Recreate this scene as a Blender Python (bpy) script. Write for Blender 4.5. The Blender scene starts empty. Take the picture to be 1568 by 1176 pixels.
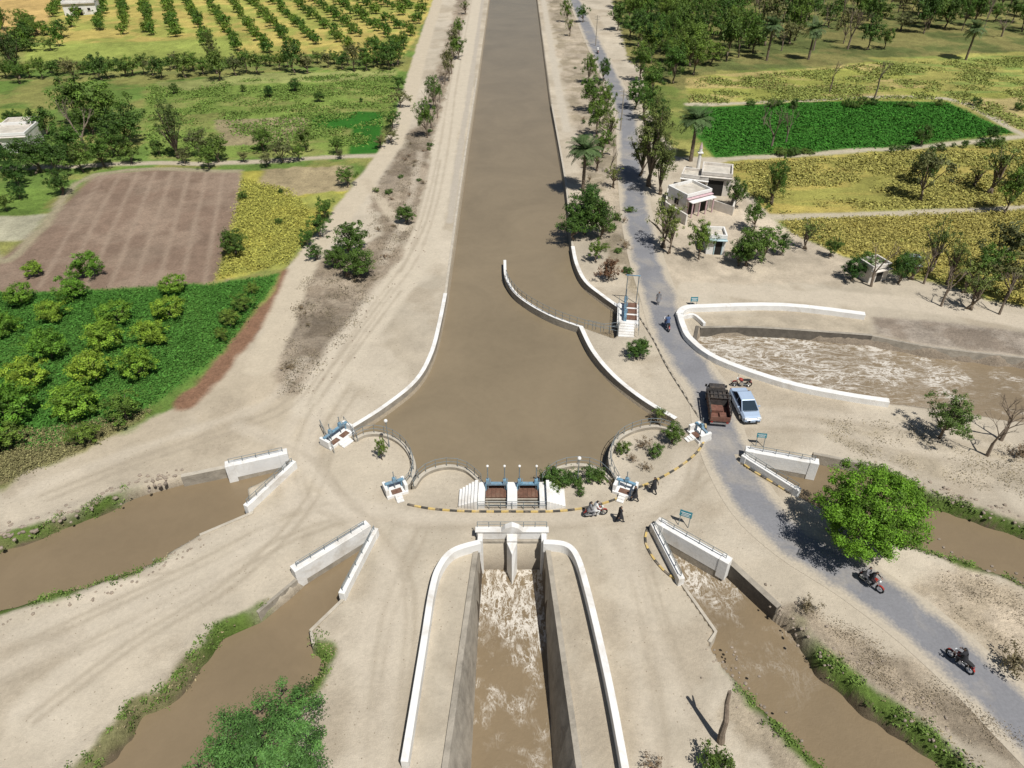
import bpy, bmesh, math, random, time
import numpy as np
from mathutils import Vector, Matrix
from mathutils.geometry import tessellate_polygon
T0=time.time()
random.seed(7); rng=np.random.default_rng(7)
F=1087.0; PIT=math.radians(37); CS,SN=math.cos(PIT),math.sin(PIT); H=40.0
def P(u,v,z=0.0):
    dx=(u-784)/F; dy=(588-v)/F
    t=(H-z)/(SN-dy*CS)
    return (t*dx, t*(CS+dy*SN), z)
def PX(l,z=0.0):
    out=[]
    for p in l:
        if len(p)==3: out.append((p[1],p[2]))
        else: out.append(P(p[0],p[1],z)[:2])
    return out
def smooth(pts,n=5):
    pts=[Vector((p[0],p[1])) for p in pts]; out=[]
    for i in range(len(pts)-1):
        p0=pts[max(i-1,0)];p1=pts[i];p2=pts[i+1];p3=pts[min(i+2,len(pts)-1)]
        for k in range(n):
            t=k/n
            out.append(tuple(0.5*((2*p1)+(-p0+p2)*t+(2*p0-5*p1+4*p2-p3)*t*t+(-p0+3*p1-3*p2+p3)*t**3)))
    out.append(tuple(pts[-1])); return out
def resample(pts,d):
    pts=[np.array(p[:2],float) for p in pts]; seg=[np.linalg.norm(pts[i+1]-pts[i]) for i in range(len(pts)-1)]
    L=sum(seg); n=max(1,int(round(L/d))); out=[]
    cum=np.concatenate([[0],np.cumsum(seg)])
    for k in range(n+1):
        s=L*k/n; i=min(np.searchsorted(cum,s,side='right')-1,len(seg)-1)
        f=(s-cum[i])/max(seg[i],1e-9); out.append(tuple(pts[i]+(pts[i+1]-pts[i])*f))
    return out
# ------------------------------------------------------------ materials
def newmat(name):
    m=bpy.data.materials.new(name); m.use_nodes=True; nt=m.node_tree; b=nt.nodes['Principled BSDF']; return m,nt,b
def nd(nt,t,**kw):
    n=nt.nodes.new(t)
    for k,v in kw.items():
        if k in [i.name for i in n.inputs]: n.inputs[k].default_value=v
        else: setattr(n,k,v)
    return n
def lk(nt,a,b): nt.links.new(a,b)
def mathn(nt,op,a,b=None,c=None,clamp=False):
    n=nt.nodes.new('ShaderNodeMath'); n.operation=op; n.use_clamp=clamp
    for i,x in enumerate((a,b,c)):
        if x is None: continue
        if isinstance(x,(int,float)): n.inputs[i].default_value=x
        else: nt.links.new(x,n.inputs[i])
    return n.outputs[0]
def mrange(nt,x,a,b,c,d):
    n=nt.nodes.new('ShaderNodeMapRange')
    nt.links.new(x,n.inputs[0])
    for i,v in zip((1,2,3,4),(a,b,c,d)):
        if isinstance(v,(int,float)): n.inputs[i].default_value=v
        else: nt.links.new(v,n.inputs[i])
    return n.outputs[0]
def noise(nt,vec,scale,detail=4,rough=.6,dist=0):
    n=nd(nt,'ShaderNodeTexNoise'); n.inputs['Scale'].default_value=scale; n.inputs['Detail'].default_value=detail
    n.inputs['Roughness'].default_value=rough; n.inputs['Distortion'].default_value=dist
    if vec is not None: nt.links.new(vec,n.inputs['Vector'])
    return n.outputs[0]
def simple(name,col,rough=.8,var=.25,scale=3.0,metal=0.0,bump=.0,dirt=None,dirtamt=.35,bscale=None):
    m,nt,b=newmat(name); tc=nd(nt,'ShaderNodeTexCoord'); g=tc.outputs['Object']
    f=noise(nt,g,scale,5,.65)
    k=mrange(nt,f,.3,.7,1-var,1+var)
    v=nd(nt,'ShaderNodeVectorMath',operation='SCALE'); v.inputs[0].default_value=col[:3]; lk(nt,k,v.inputs['Scale'])
    out=v.outputs[0]
    if dirt:
        f2=noise(nt,g,scale*.45,6,.7,.6); mx=nd(nt,'ShaderNodeMix',data_type='RGBA')
        lk(nt,mrange(nt,f2,.5,.72,0,dirtamt),mx.inputs['Factor']); lk(nt,out,mx.inputs[6]); mx.inputs[7].default_value=(*dirt,1); out=mx.outputs[2]
    lk(nt,out,b.inputs['Base Color']); b.inputs['Roughness'].default_value=rough; b.inputs['Metallic'].default_value=metal
    if bump>0:
        bn=nd(nt,'ShaderNodeBump'); bn.inputs['Strength'].default_value=bump; bn.inputs['Distance'].default_value=.05
        lk(nt,noise(nt,g,bscale or scale*6,4,.6),bn.inputs['Height']); lk(nt,bn.outputs[0],b.inputs['Normal'])
    return m
M_white=simple('white_paint',(.72,.71,.68),.75,.08,.8,dirt=(.40,.34,.26),dirtamt=.7,bump=.3)
M_conc=simple('concrete_grey',(.32,.285,.23),.9,.25,1.2,dirt=(.15,.13,.10),dirtamt=.7,bump=.5)
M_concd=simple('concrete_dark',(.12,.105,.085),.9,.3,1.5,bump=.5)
M_concl=simple('concrete_light',(.44,.395,.32),.9,.15,1.5,dirt=(.27,.22,.165),dirtamt=.6,bump=.4)
M_blue=simple('blue_painted_steel',(.15,.28,.38),.5,.3,4,dirt=(.3,.2,.12),dirtamt=.5)
M_rust=simple('rusty_steel',(.14,.07,.045),.8,.35,3,dirt=(.26,.19,.13),dirtamt=.6,bump=.4)
M_steel=simple('grey_steel',(.18,.21,.22),.5,.2,3)
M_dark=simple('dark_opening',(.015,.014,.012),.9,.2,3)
M_yel=simple('yellow_paint',(.50,.36,.12),.8,.25,3,dirt=(.43,.36,.26),dirtamt=.9)
M_blk=simple('black_paint',(.06,.055,.045),.8,.3,3,dirt=(.35,.28,.2),dirtamt=.8)
M_bark=simple('bark',(.15,.115,.08),.95,.35,4,bump=.8)
M_deadbark=simple('dead_bark',(.20,.155,.115),.95,.35,4,bump=.8)
M_rub=simple('tyre_rubber',(.02,.02,.02),.8,.2,5)
M_carp=simple('car_paint_pale_blue',(.42,.52,.66),.22,.04,3,metal=.15)
M_glass=simple('vehicle_glass',(.02,.035,.05),.08,.1,3)
M_chrome=simple('chrome',(.6,.6,.6),.25,.1,3,metal=.9)
M_lamp=simple('headlamp_glass',(.7,.72,.72),.2,.05,3)
M_red=simple('red_paint',(.30,.03,.02),.4,.2,3)
M_truck=simple('truck_paint',(.05,.045,.042),.5,.4,4,dirt=(.3,.22,.14),dirtamt=.4)
M_cargo=simple('truck_cargo_bed',(.15,.065,.045),.8,.35,4,dirt=(.25,.17,.11),dirtamt=.4)
M_skin=simple('skin',(.28,.16,.10),.6,.05,5)
M_hair=simple('hair',(.012,.01,.009),.6,.1,5)
M_pink=simple('faded_pink_paint',(.52,.36,.38),.8,.2,3,dirt=(.5,.45,.38),dirtamt=.6)
M_plaster=simple('plaster_pale',(.62,.58,.52),.85,.12,1.5,dirt=(.36,.30,.24),dirtamt=.6,bump=.3)
M_ltblue=simple('pale_blue_paint',(.42,.55,.58),.8,.1,2)
M_roof=simple('lime_roof',(.50,.46,.39),.95,.2,1.2,bump=.4,dirt=(.3,.26,.2),dirtamt=.6)
M_green=simple('sign_board_teal',(.04,.20,.24),.5,.15,3)
M_stone=simple('rubble_stone',(.27,.22,.17),.95,.35,2,bump=.5)
def cloth(n,c): return simple('cloth_'+n,c,.9,.12,6)
C_black=cloth('black',(.02,.02,.024)); C_white=cloth('white',(.6,.6,.58)); C_grey=cloth('grey',(.2,.2,.21)); C_blue=cloth('blue',(.06,.10,.2))
def leafmat(name,tl=.25):
    m=bpy.data.materials.new(name); m.use_nodes=True; nt=m.node_tree; b=nt.nodes['Principled BSDF']; out=nt.nodes['Material Output']
    a=nd(nt,'ShaderNodeAttribute',attribute_name='Col'); oi=nd(nt,'ShaderNodeObjectInfo')
    hs=nd(nt,'ShaderNodeHueSaturation'); lk(nt,a.outputs['Color'],hs.inputs['Color'])
    lk(nt,mrange(nt,oi.outputs['Random'],0,1,.475,.518),hs.inputs['Hue']); lk(nt,mrange(nt,oi.outputs['Random'],0,1,1.2,.8),hs.inputs['Value'])
    lk(nt,hs.outputs[0],b.inputs['Base Color']); b.inputs['Roughness'].default_value=.6
    b.inputs['Specular IOR Level'].default_value=.25
    tr=nd(nt,'ShaderNodeBsdfTranslucent'); lk(nt,hs.outputs[0],tr.inputs['Color'])
    mx=nd(nt,'ShaderNodeMixShader'); mx.inputs[0].default_value=tl; lk(nt,b.outputs[0],mx.inputs[1]); lk(nt,tr.outputs[0],mx.inputs[2]); lk(nt,mx.outputs[0],out.inputs['Surface'])
    return m
M_leaf=leafmat('foliage')
m,nt,b=newmat('crop_leaves'); a=nd(nt,'ShaderNodeAttribute',attribute_name='Col'); lk(nt,a.outputs['Color'],b.inputs['Base Color']); b.inputs['Roughness'].default_value=.8; b.inputs['Specular IOR Level'].default_value=.15; M_crop=m
# ------------------------------------------------------------ mesh builder
def link(o): bpy.context.scene.collection.objects.link(o); return o
class MB:
    def __init__(s): s.v=[];s.f=[];s.m=[];s.M=Matrix.Identity(4)
    def add(s,vs,fs,mat=0):
        o=len(s.v); s.v+= [tuple(s.M@Vector(p)) for p in vs]; s.f+=[tuple(i+o for i in f) for f in fs]; s.m+=[mat]*len(fs)
    def box(s,c,d,mat=0,rz=0,tap=1.0):
        x,y,z=d[0]/2,d[1]/2,d[2]/2; ca,sa=math.cos(rz),math.sin(rz); vs=[]
        for zz,k in ((-z,1),(z,tap)):
            for xx,yy in ((-x,-y),(x,-y),(x,y),(-x,y)):
                xx*=k;yy*=k; vs.append((c[0]+xx*ca-yy*sa,c[1]+xx*sa+yy*ca,c[2]+zz))
        s.add(vs,[(3,2,1,0),(4,5,6,7),(0,1,5,4),(1,2,6,5),(2,3,7,6),(3,0,4,7)],mat)
    def tube(s,a,b,r0,r1=None,n=6,mat=0,cap=True):
        if r1 is None:r1=r0
        a=Vector(a);b=Vector(b);d=(b-a)
        if d.length<1e-6:return
        d.normalize(); u=d.orthogonal().normalized(); w=d.cross(u); vs=[]
        for p,r in((a,r0),(b,r1)):
            for i in range(n):
                t=2*math.pi*i/n; vs.append(tuple(p+(u*math.cos(t)+w*math.sin(t))*r))
        fs=[(i,(i+1)%n,n+(i+1)%n,n+i) for i in range(n)]
        if cap: fs+=[tuple(range(n-1,-1,-1)),tuple(range(n,2*n))]
        s.add(vs,fs,mat)
    def ball(s,c,r,mat=0,nu=8,nv=6,sc=(1,1,1)):
        vs=[];fs=[]
        for j in range(nv+1):
            ph=math.pi*j/nv
            for i in range(nu):
                t=2*math.pi*i/nu; vs.append((c[0]+r*sc[0]*math.sin(ph)*math.cos(t),c[1]+r*sc[1]*math.sin(ph)*math.sin(t),c[2]+r*sc[2]*math.cos(ph)))
        for j in range(nv):
            for i in range(nu): fs.append((j*nu+i,(j+1)*nu+i,(j+1)*nu+(i+1)%nu,j*nu+(i+1)%nu))
        s.add(vs,fs,mat)
    def torus(s,c,R,r,axis='x',mat=0,n=18,k=6):
        vs=[];fs=[]
        for i in range(n):
            a=2*math.pi*i/n
            for j in range(k):
                b=2*math.pi*j/k; q=R+r*math.cos(b); vs.append((c[0]+r*math.sin(b),c[1]+q*math.cos(a),c[2]+q*math.sin(a)))
        for i in range(n):
            for j in range(k): fs.append((i*k+j,i*k+(j+1)%k,((i+1)%n)*k+(j+1)%k,((i+1)%n)*k+j))
        s.add(vs,fs,mat)
    def strip(s,pts,w,z0,z1,mat=0,capmat=None,wt=None):
        n=len(pts);wt=wt if wt is not None else w
        P2=[Vector(p[:2]) for p in pts]; vs=[]
        for i in range(n):
            a=P2[max(i-1,0)];b=P2[min(i+1,n-1)]; d=(b-a).normalized(); nrm=Vector((-d.y,d.x))
            for ww,z in ((w,z0),(wt,z1)):
                for sg in(1,-1):
                    q=P2[i]+nrm*sg*ww/2; vs.append((q.x,q.y,z))
        fs=[];ct=[]
        for i in range(n-1):
            o=i*4;q=o+4
            fs+=[(o,q,q+2,o+2),(q+1,o+1,o+3,q+3)]; ct+=[(o+2,q+2,q+3,o+3)]
        fs+=[(1,0,2,3),(4*n-4,4*n-3,4*n-1,4*n-2)]
        base=len(s.v); s.add(vs,fs,mat); s.f+=[tuple(i+base for i in f) for f in ct]; s.m+=[mat if capmat is None else capmat]*len(ct)
    def loft(s,secs,mat=0,cap=True,closed=True):
        n=len(secs[0]); vs=[p for q in secs for p in q]; fs=[]
        for j in range(len(secs)-1):
            for i in range(n if closed else n-1): fs.append((j*n+i,j*n+(i+1)%n,(j+1)*n+(i+1)%n,(j+1)*n+i))
        if cap: fs+=[tuple(range(n-1,-1,-1)),tuple(range((len(secs)-1)*n,len(secs)*n))]
        s.add(vs,fs,mat)
    def mesh(s,name,mats,smooth_=False):
        me=bpy.data.meshes.new(name); me.from_pydata(s.v,[],s.f)
        for m in mats: me.materials.append(m)
        me.polygons.foreach_set('material_index',s.m)
        if smooth_: me.polygons.foreach_set('use_smooth',[True]*len(s.f))
        me.update(); return me
    def obj(s,name,mats,smooth_=False,bev=0,recalc=True):
        me=s.mesh(name,mats,smooth_)
        if recalc:
            bm=bmesh.new(); bm.from_mesh(me); bmesh.ops.recalc_face_normals(bm,faces=bm.faces); bm.to_mesh(me); bm.free()
        o=link(bpy.data.objects.new(name,me))
        if bev>0:
            b=o.modifiers.new('bevel','BEVEL'); b.width=bev; b.segments=2; b.limit_method='ANGLE'
        return o
# ------------------------------------------------------------ people (skin)
def figure(pose,kurta=True,mats=None,name='person_body'):
    J={};E=[]
    def j(n,p,r,par=None):
        J[n]=(p,r if isinstance(r,tuple) else (r,r))
        if par: E.append((par,n))
    if pose=='ride' or pose=='pillion':
        lean=.12 if pose=='ride' else .02
        j('pel',(0,0,.82),(.17,.15)); j('ab',(0,.04,.98),(.15,.12),'pel'); j('ch',(0,.04+lean,1.2),(.18,.13),'ab'); j('nk',(0,.06+lean*1.2,1.38),.06,'ch'); j('hd',(0,.08+lean*1.3,1.47),(.085,.095),'nk'); j('tp',(0,.07+lean*1.3,1.57),(.075,.085),'hd')
        for sg,t in((-1,'l'),(1,'r')):
            j('sh'+t,(sg*.19,.05+lean,1.29),.075,'ch')
            if pose=='ride': el=(sg*.30,.28,1.08); wr=(sg*.30,.50,1.0); dv=(0,.03,-.01)
            else: el=(sg*.27,.12,1.02); wr=(sg*.14,.30,.92); dv=(-sg*.02,.03,0)
            j('el'+t,el,.055,'sh'+t); j('wr'+t,wr,.035,'el'+t)
            pm=(wr[0]+dv[0]*2,wr[1]+dv[1]*2,wr[2]+dv[2]*2-.01); j('pm'+t,pm,(.035,.022),'wr'+t)
            for q in range(4): 
                a=(pm[0]+(q-1.5)*.021,pm[1]+.05,pm[2]-.005); j('f%d'%q+t,a,.009,'pm'+t); j('g%d'%q+t,(a[0],a[1]+.01,a[2]-.035-.004*(q%2)),.008,'f%d'%q+t)
            j('th'+t,(pm[0]-sg*.04,pm[1]+.01,pm[2]-.03),.010,'pm'+t)
            j('hp'+t,(sg*.10,.04,.80),.12,'pel'); j('kn'+t,(sg*.21,.40,.70),.085,'hp'+t); j('an'+t,(sg*.19,.18,.33),.055,'kn'+t); j('to'+t,(sg*.20,.34,.28),.04,'an'+t)
    else:
        w=1 if pose=='walk' else .15
        j('pel',(0,0,.93),(.15,.12)); j('ab',(0,0,1.08),(.13,.10),'pel'); j('ch',(0,0,1.3),(.17,.115),'ab'); j('nk',(0,.01,1.47),.055,'ch'); j('hd',(0,.025,1.57),(.08,.095),'nk'); j('tp',(0,.015,1.67),(.072,.085),'hd')
        for sg,t in((-1,'l'),(1,'r')):
            j('sh'+t,(sg*.19,0,1.4),.065,'ch'); sw=-sg*w*.2
            j('el'+t,(sg*.25,sw*.6-.02,1.13),.05,'sh'+t); j('wr'+t,(sg*.26,sw*1.4+.05,.89),.032,'el'+t)
            pm=(sg*.26,sw*1.5+.07,.82); j('pm'+t,pm,(.022,.035),'wr'+t)
            for q in range(4):
                a=(pm[0],pm[1]+(q-1.5)*.021,pm[2]-.055); j('f%d'%q+t,a,.009,'pm'+t); j('g%d'%q+t,(a[0]-sg*.012,a[1],a[2]-.035-.005*(q%2)),.008,'f%d'%q+t)
            j('th'+t,(pm[0]-sg*.01,pm[1]+.045,pm[2]-.02),.010,'pm'+t)
            j('hp'+t,(sg*.09,0,.90),.105,'pel'); st=sg*w*.28
            j('kn'+t,(sg*.10,st*.6+.04,.50),.075,'hp'+t); j('an'+t,(sg*.10,st*1.05-.02,.09),.05,'kn'+t); j('to'+t,(sg*.11,st*1.05+.13,.04),.035,'an'+t)
    hd=J['hd'][0]
    j('ns',(0,hd[1]+.105,hd[2]+.005),.014,'hd')
    for sg,t in((-1,'l'),(1,'r')): j('er'+t,(sg*.088,hd[1]-.005,hd[2]+.01),(.012,.022),'hd')
    names=list(J); idx={n:i for i,n in enumerate(names)}
    me=bpy.data.meshes.new(name); me.from_pydata([J[n][0] for n in names],[(idx[a],idx[b]) for a,b in E],[])
    o=link(bpy.data.objects.new(name,me)); o.modifiers.new('skin','SKIN')
    for i,n in enumerate(names):
        sv=me.skin_vertices[0].data[i]; sv.radius=J[n][1]; sv.use_root=(n=='pel')
    s=o.modifiers.new('sub','SUBSURF'); s.levels=1; s.render_levels=1
    dg=bpy.context.evaluated_depsgraph_get(); nm=bpy.data.meshes.new_from_object(o.evaluated_get(dg)); bpy.data.objects.remove(o)
    nm.materials.clear()
    for m in mats: nm.materials.append(m)
    hands=[Vector(J['pm'+t][0]) for t in 'lr']; nkz=J['nk'][0][2]+.03
    for p in nm.polygons:
        c=p.center; p.use_smooth=True
        if c.z>nkz: p.material_index=2 if (c.z>hd[2]+.07 or c.y<hd[1]-.03) else 1
        elif any((c-h).length<.10 for h in hands): p.material_index=1
        else: p.material_index=0
    bm=bmesh.new(); bm.from_mesh(nm)
    def ring(z,rx,ry,cy): return [bm.verts.new((rx*math.cos(a)*(1+.06*math.sin(3*a)),cy+ry*math.sin(a),z)) for a in [2*math.pi*k/14 for k in range(14)]]
    if kurta:
        if pose in('walk','stand'): rs=[ring(1.34,.19,.135,0),ring(1.08,.17,.15,0),ring(.85,.21,.19,.01),ring(.55,.25,.27,.02)]
        else: rs=[ring(1.22,.19,.14,.1),ring(1.0,.185,.16,.05),ring(.84,.22,.24,.05),ring(.70,.25,.33,.10)]
        for a,b in zip(rs,rs[1:]):
            for k in range(14):
                f=bm.faces.new((a[k],a[(k+1)%14],b[(k+1)%14],b[k])); f.smooth=True
    for sg in(-1,1):
        r=bmesh.ops.create_icosphere(bm,subdivisions=1,radius=.011,matrix=Matrix.Translation((sg*.032,hd[1]+.088,hd[2]+.03)))
        for vv in r['verts']:
            for f in vv.link_faces: f.material_index=2
    bm.to_mesh(nm); bm.free(); return nm
FIG={}
def get_fig(pose,c):
    k=(pose,c.name)
    if k not in FIG: FIG[k]=figure(pose,True,[c,M_skin,M_hair])
    return FIG[k]
def heading(a,b):
    p=P(*a);q=P(*b); return math.atan2(q[1]-p[1],q[0]-p[0])-math.pi/2
def person(u,v,c,pose='walk',rz=0,name='person'):
    o=link(bpy.data.objects.new(name,get_fig(pose,c))); x,y,_=P(u,v); o.location=(x,y,.02); o.rotation_euler=(0,0,rz); return o
def moto_mesh():
    b=MB()
    for y in(-.62,.66):
        b.torus((0,y,.31),.26,.055,mat=0); b.torus((0,y,.31),.20,.02,mat=1,n=14,k=4); b.tube((-.09,y,.31),(.09,y,.31),.05,mat=1,n=8)
        for k in range(8):
            a=math.pi*k/4; b.tube((0,y,.31),(0,y+.2*math.cos(a),.31+.2*math.sin(a)),.006,mat=1,n=3)
    for sg in(-1,1):
        b.tube((sg*.08,.66,.31),(sg*.07,.42,.92),.025,mat=1); b.tube((sg*.10,-.62,.31),(sg*.09,-.45,.72),.022,mat=1); b.tube((sg*.08,-.62,.31),(sg*.08,-.05,.30),.022,mat=2)
        b.tube((sg*.02,.40,.98),(sg*.34,.42,1.02),.014,mat=1); b.tube((sg*.34,.42,1.02),(sg*.40,.36,1.0),.022,mat=0); b.tube((sg*.22,.42,1.0),(sg*.26,.40,1.16),.007,mat=1,n=4); b.ball((sg*.27,.40,1.2),.045,1,6,5,(1,.3,.8))
        b.tube((sg*.08,.05,.25),(sg*.25,.05,.25),.015,mat=1)
    b.tube((0,.40,.95),(0,-.05,.45),.03,mat=2); b.tube((0,.38,.82),(0,-.5,.68),.03,mat=2)
    b.loft([[(x*w,y,z+h*q) for x,q in((-.5,-.5),(.5,-.5),(.6,.1),(.3,.5),(-.3,.5),(-.6,.1))] for y,w,z,h in((-.02,.16,.76,.16),(.08,.26,.80,.24),(.25,.28,.83,.26),(.36,.16,.86,.18))],mat=3)
    b.loft([[(x*w,y,z+h*q) for x,q in((-.5,-.5),(.5,-.5),(.5,.3),(.3,.5),(-.3,.5),(-.5,.3))] for y,w,z,h in((-.72,.18,.80,.08),(-.5,.26,.80,.12),(-.1,.24,.78,.12),(.04,.14,.78,.1))],mat=0)
    b.box((0,.05,.38),(.24,.34,.28),1,tap=.8); b.tube((.13,.12,.3),(.15,-.75,.34),.035,.045,mat=1,n=8)
    b.tube((0,.46,.93),(0,.56,.92),.09,.08,n=10,mat=4); b.box((0,-.76,.72),(.12,.05,.08),3)
    for y,e in((-.62,1),(.66,1)):
        b.loft([[(sx*.06,y+.33*math.cos(a),.31+.33*math.sin(a)) for sx in(-1,1)] for a in [math.radians(q) for q in range(40,150,18)]],mat=3,cap=False,closed=False)
    return b.mesh('motorcycle',[M_rub,M_chrome,M_steel,M_red,M_lamp])
MOTO=moto_mesh()
def moto(u,v,rz,riders=(C_black,),name='motorcycle'):
    x,y,_=P(u,v); o=link(bpy.data.objects.new(name,MOTO)); o.location=(x,y,.02); o.rotation_euler=(0,0,rz)
    for i,c in enumerate(riders):
        r=link(bpy.data.objects.new('rider' if i==0 else 'passenger',get_fig('ride' if i==0 else 'pillion',c)))
        r.parent=o; r.location=(0,-.12-.36*i,.0)
    return o
person(948,800,C_black,'walk',math.radians(-70),'walking_person')
person(971,768,C_black,'walk',math.radians(100),'walking_person')
person(1000,755,C_black,'walk',math.radians(60),'walking_person')
person(1007,467,C_grey,'stand',math.radians(180),'standing_person')
moto(911,790,math.radians(-80),(C_white,C_grey))
moto(1021,503,math.radians(5),(C_blue,))
moto(1135,592,math.radians(85),())
moto(1331,897,heading((1300,875),(1375,930)),(C_black,C_grey))
moto(1467,1018,heading((1530,1070),(1440,990)),(C_black,))
moto(915,82,math.radians(5),(C_white,))
print('people',time.time()-T0)
# ------------------------------------------------------------ channels
MAINL=smooth(PX([(682,450),(674,490),(661,540),(637,583),(590,622),(535,657)]),5)
ARC1=smooth(PX([(543,676),(560,668),(582,667),(607,676),(625,693),(634,715),(631,735),(622,747)]),5)
ARC2=smooth(PX([(634,748),(645,732),(664,721),(690,717),(715,723),(737,742)]),5)
ARC3=smooth(PX([(830,742),(842,728),(862,718),(888,715),(915,721),(934,738),(940,745)]),5)
ARC4=smooth(PX([(946,742),(936,722),(934,700),(944,678),(962,665),(988,657),(1012,657),(1040,668)]),5)
BANKR=smooth(PX([(1035,642),(985,612),(940,576),(908,538),(889,500)]),5)
BANKN=smooth(PX([(955,476),(925,455),(897,432),(883,405),(877,378)]),5)
main=PX([('w',-9.5,3000),(748,0),(731,120),(714,230),(698,340)])+MAINL+ARC1+PX([(628,750)])+ARC2+PX([(741,752),(741,776),(827,776),(827,752)])+ARC3+ARC4[:-3]+BANKR+PX([(940,518),(948,512)])+BANKN+PX([(868,290),(858,235),(843,150),(823,0),('w',9.5,3000)])
ch2=PX([(562,812),(505,850),(462,882),(440,902),(395,938),(335,962),(298,1005),(248,1065),(203,1085),(190,1112),(150,1150),(100,1200),(20,1290),(-300,1600),(100,1700),(290,1290),(370,1180),(450,1085),(492,1030),(500,1000),(478,985),(476,965),(525,915),(545,880),(572,825)])
ch3=PX([(436,700),(350,714),(275,730),(200,750),(150,772),(80,800),(0,828),(-150,880),(-600,1020),(-600,1170),(-150,990),(0,938),(100,905),(200,878),(250,852),(305,818),(387,784),(378,748),(440,716)])
ch4=PX([(1010,805),(1060,838),(1108,864),(1114,858),(1190,932),(1220,955),(1262,1010),(1335,1068),(1400,1112),(1460,1158),(1520,1210),(1650,1320),(1900,1500),(1700,1600),(1400,1320),(1260,1176),(1195,1115),(1145,1063),(1105,1020),(1085,985),(1094,967),(1042,892),(1024,868),(1003,815)])
ch5=PX([(1138,702),(1225,714),(1245,695),(1330,712),(1430,762),(1500,782),(1568,806),(1700,850),(2200,1000),(2200,1110),(1700,935),(1568,893),(1500,868),(1420,845),(1300,800),(1222,758),(1138,712)])
ch6=PX([(1072,502),(1160,502),(1335,514),(1430,532),(1568,548),(1750,572),(2600,690),(2600,820),(1750,668),(1568,645),(1440,628),(1363,618),(1290,604),(1200,586),(1100,552),(1062,524)])
def hw1(y): return 2.35+np.clip((34-y)/16,0,1.2)*1.15
CH=[('main',main,-.75,2.2),('ch2',ch2,-.95,2.6),('ch3',ch3,-.85,2.6),('ch4',ch4,-1.15,2.6),('ch5',ch5,-.9,2.4),('ch6',ch6,-1.0,2.2)]
def sdist(X,Y,poly,marg=8.0):
    p=np.array([q[:2] for q in poly],float); out=np.full(X.shape,-marg)
    sel=(X>p[:,0].min()-marg)&(X<p[:,0].max()+marg)&(Y>p[:,1].min()-marg)&(Y<p[:,1].max()+marg)
    x=X[sel];y=Y[sel]
    if x.size==0: return out
    d2=np.full(x.shape,1e12); ins=np.zeros(x.shape,bool); n=len(p)
    for i in range(n):
        ax,ay=p[i];bx,by=p[(i+1)%n]; ex,ey=bx-ax,by-ay; L=ex*ex+ey*ey+1e-12
        t=np.clip(((x-ax)*ex+(y-ay)*ey)/L,0,1); dx=x-ax-t*ex;dy=y-ay-t*ey
        np.minimum(d2,dx*dx+dy*dy,out=d2)
        if ay!=by:
            c=((ay>y)!=(by>y))&(x<(bx-ax)*(y-ay)/(by-ay)+ax); ins^=c
    d=np.sqrt(d2); out[sel]=np.maximum(np.where(ins,d,-d),-marg); return out
def ldist(X,Y,line,marg=8.0):
    p=np.array([q[:2] for q in line],float); out=np.full(X.shape,marg)
    sel=(X>p[:,0].min()-marg)&(X<p[:,0].max()+marg)&(Y>p[:,1].min()-marg)&(Y<p[:,1].max()+marg)
    x=X[sel];y=Y[sel]; d2=np.full(x.shape,marg*marg)
    for i in range(len(p)-1):
        ax,ay=p[i];bx,by=p[i+1]; ex,ey=bx-ax,by-ay; L=ex*ex+ey*ey+1e-12
        t=np.clip(((x-ax)*ex+(y-ay)*ey)/L,0,1); dx=x-ax-t*ex;dy=y-ay-t*ey
        np.minimum(d2,dx*dx+dy*dy,out=d2)
    out[sel]=np.sqrt(d2); return out
def vn(x,y,seed=0):
    xi=np.floor(x).astype(np.int64);yi=np.floor(y).astype(np.int64);fx=x-xi;fy=y-yi
    fx=fx*fx*(3-2*fx);fy=fy*fy*(3-2*fy)
    def h(a,b):
        n=(a*374761393+b*668265263+seed*974711)&0x7fffffff; n=((n^(n>>13))*1274126177)&0x7fffffff; return ((n^(n>>16))&0xffff)/65535.0
    return (h(xi,yi)*(1-fx)+h(xi+1,yi)*fx)*(1-fy)+(h(xi,yi+1)*(1-fx)+h(xi+1,yi+1)*fx)*fy
def fbm(x,y,o=4,seed=0):
    s=0;a=.5;t=0
    for i in range(o): s=s+a*vn(x*2**i,y*2**i,seed+i*17);t+=a;a*=.55
    return s/t
def sst(a,b,x):
    t=np.clip((x-a)/(b-a),0,1); return t*t*(3-2*t)
def height(X,Y,ret=False):
    f=sst(22,40,np.abs(X))*sst(70,90,Y); Z=(fbm(X/14,Y/14,3,5)-.5)*.9*f
    sds={}
    wob=(fbm(X/1.6,Y/1.6,3,9)-.5)
    for n,poly,zw,sl in CH:
        sd=sdist(X,Y,poly); sds[n]=sd; d=sd; s_=sl
        if n!='main':
            far=sst(9,14,np.hypot(X-poly[0][0],Y-poly[0][1])); d=sd+wob*.8*far; s_=sl*(1+2.5*(1-far))
        if n in('ch2','ch3','ch4','ch5'): Z=np.where(d>-1.5,Z+.12*sst(-1.5,-.5,d)*(1-sst(-.5,0,d))*far,Z)
        Z=np.where(d>0,np.minimum(Z,np.maximum(-s_*d,zw-.8)),Z)
    hw=hw1(Y); ax=np.abs(X); s1=(hw-ax); z1=-3.9*np.clip((hw-ax)/(hw-2.3+.12),0,1)-.12
    Z=np.where((s1>0)&(Y<34.15),z1,Z); sds['ch1']=np.where(Y<34.15,s1,-8)
    return (Z,sds) if ret else Z
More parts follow.
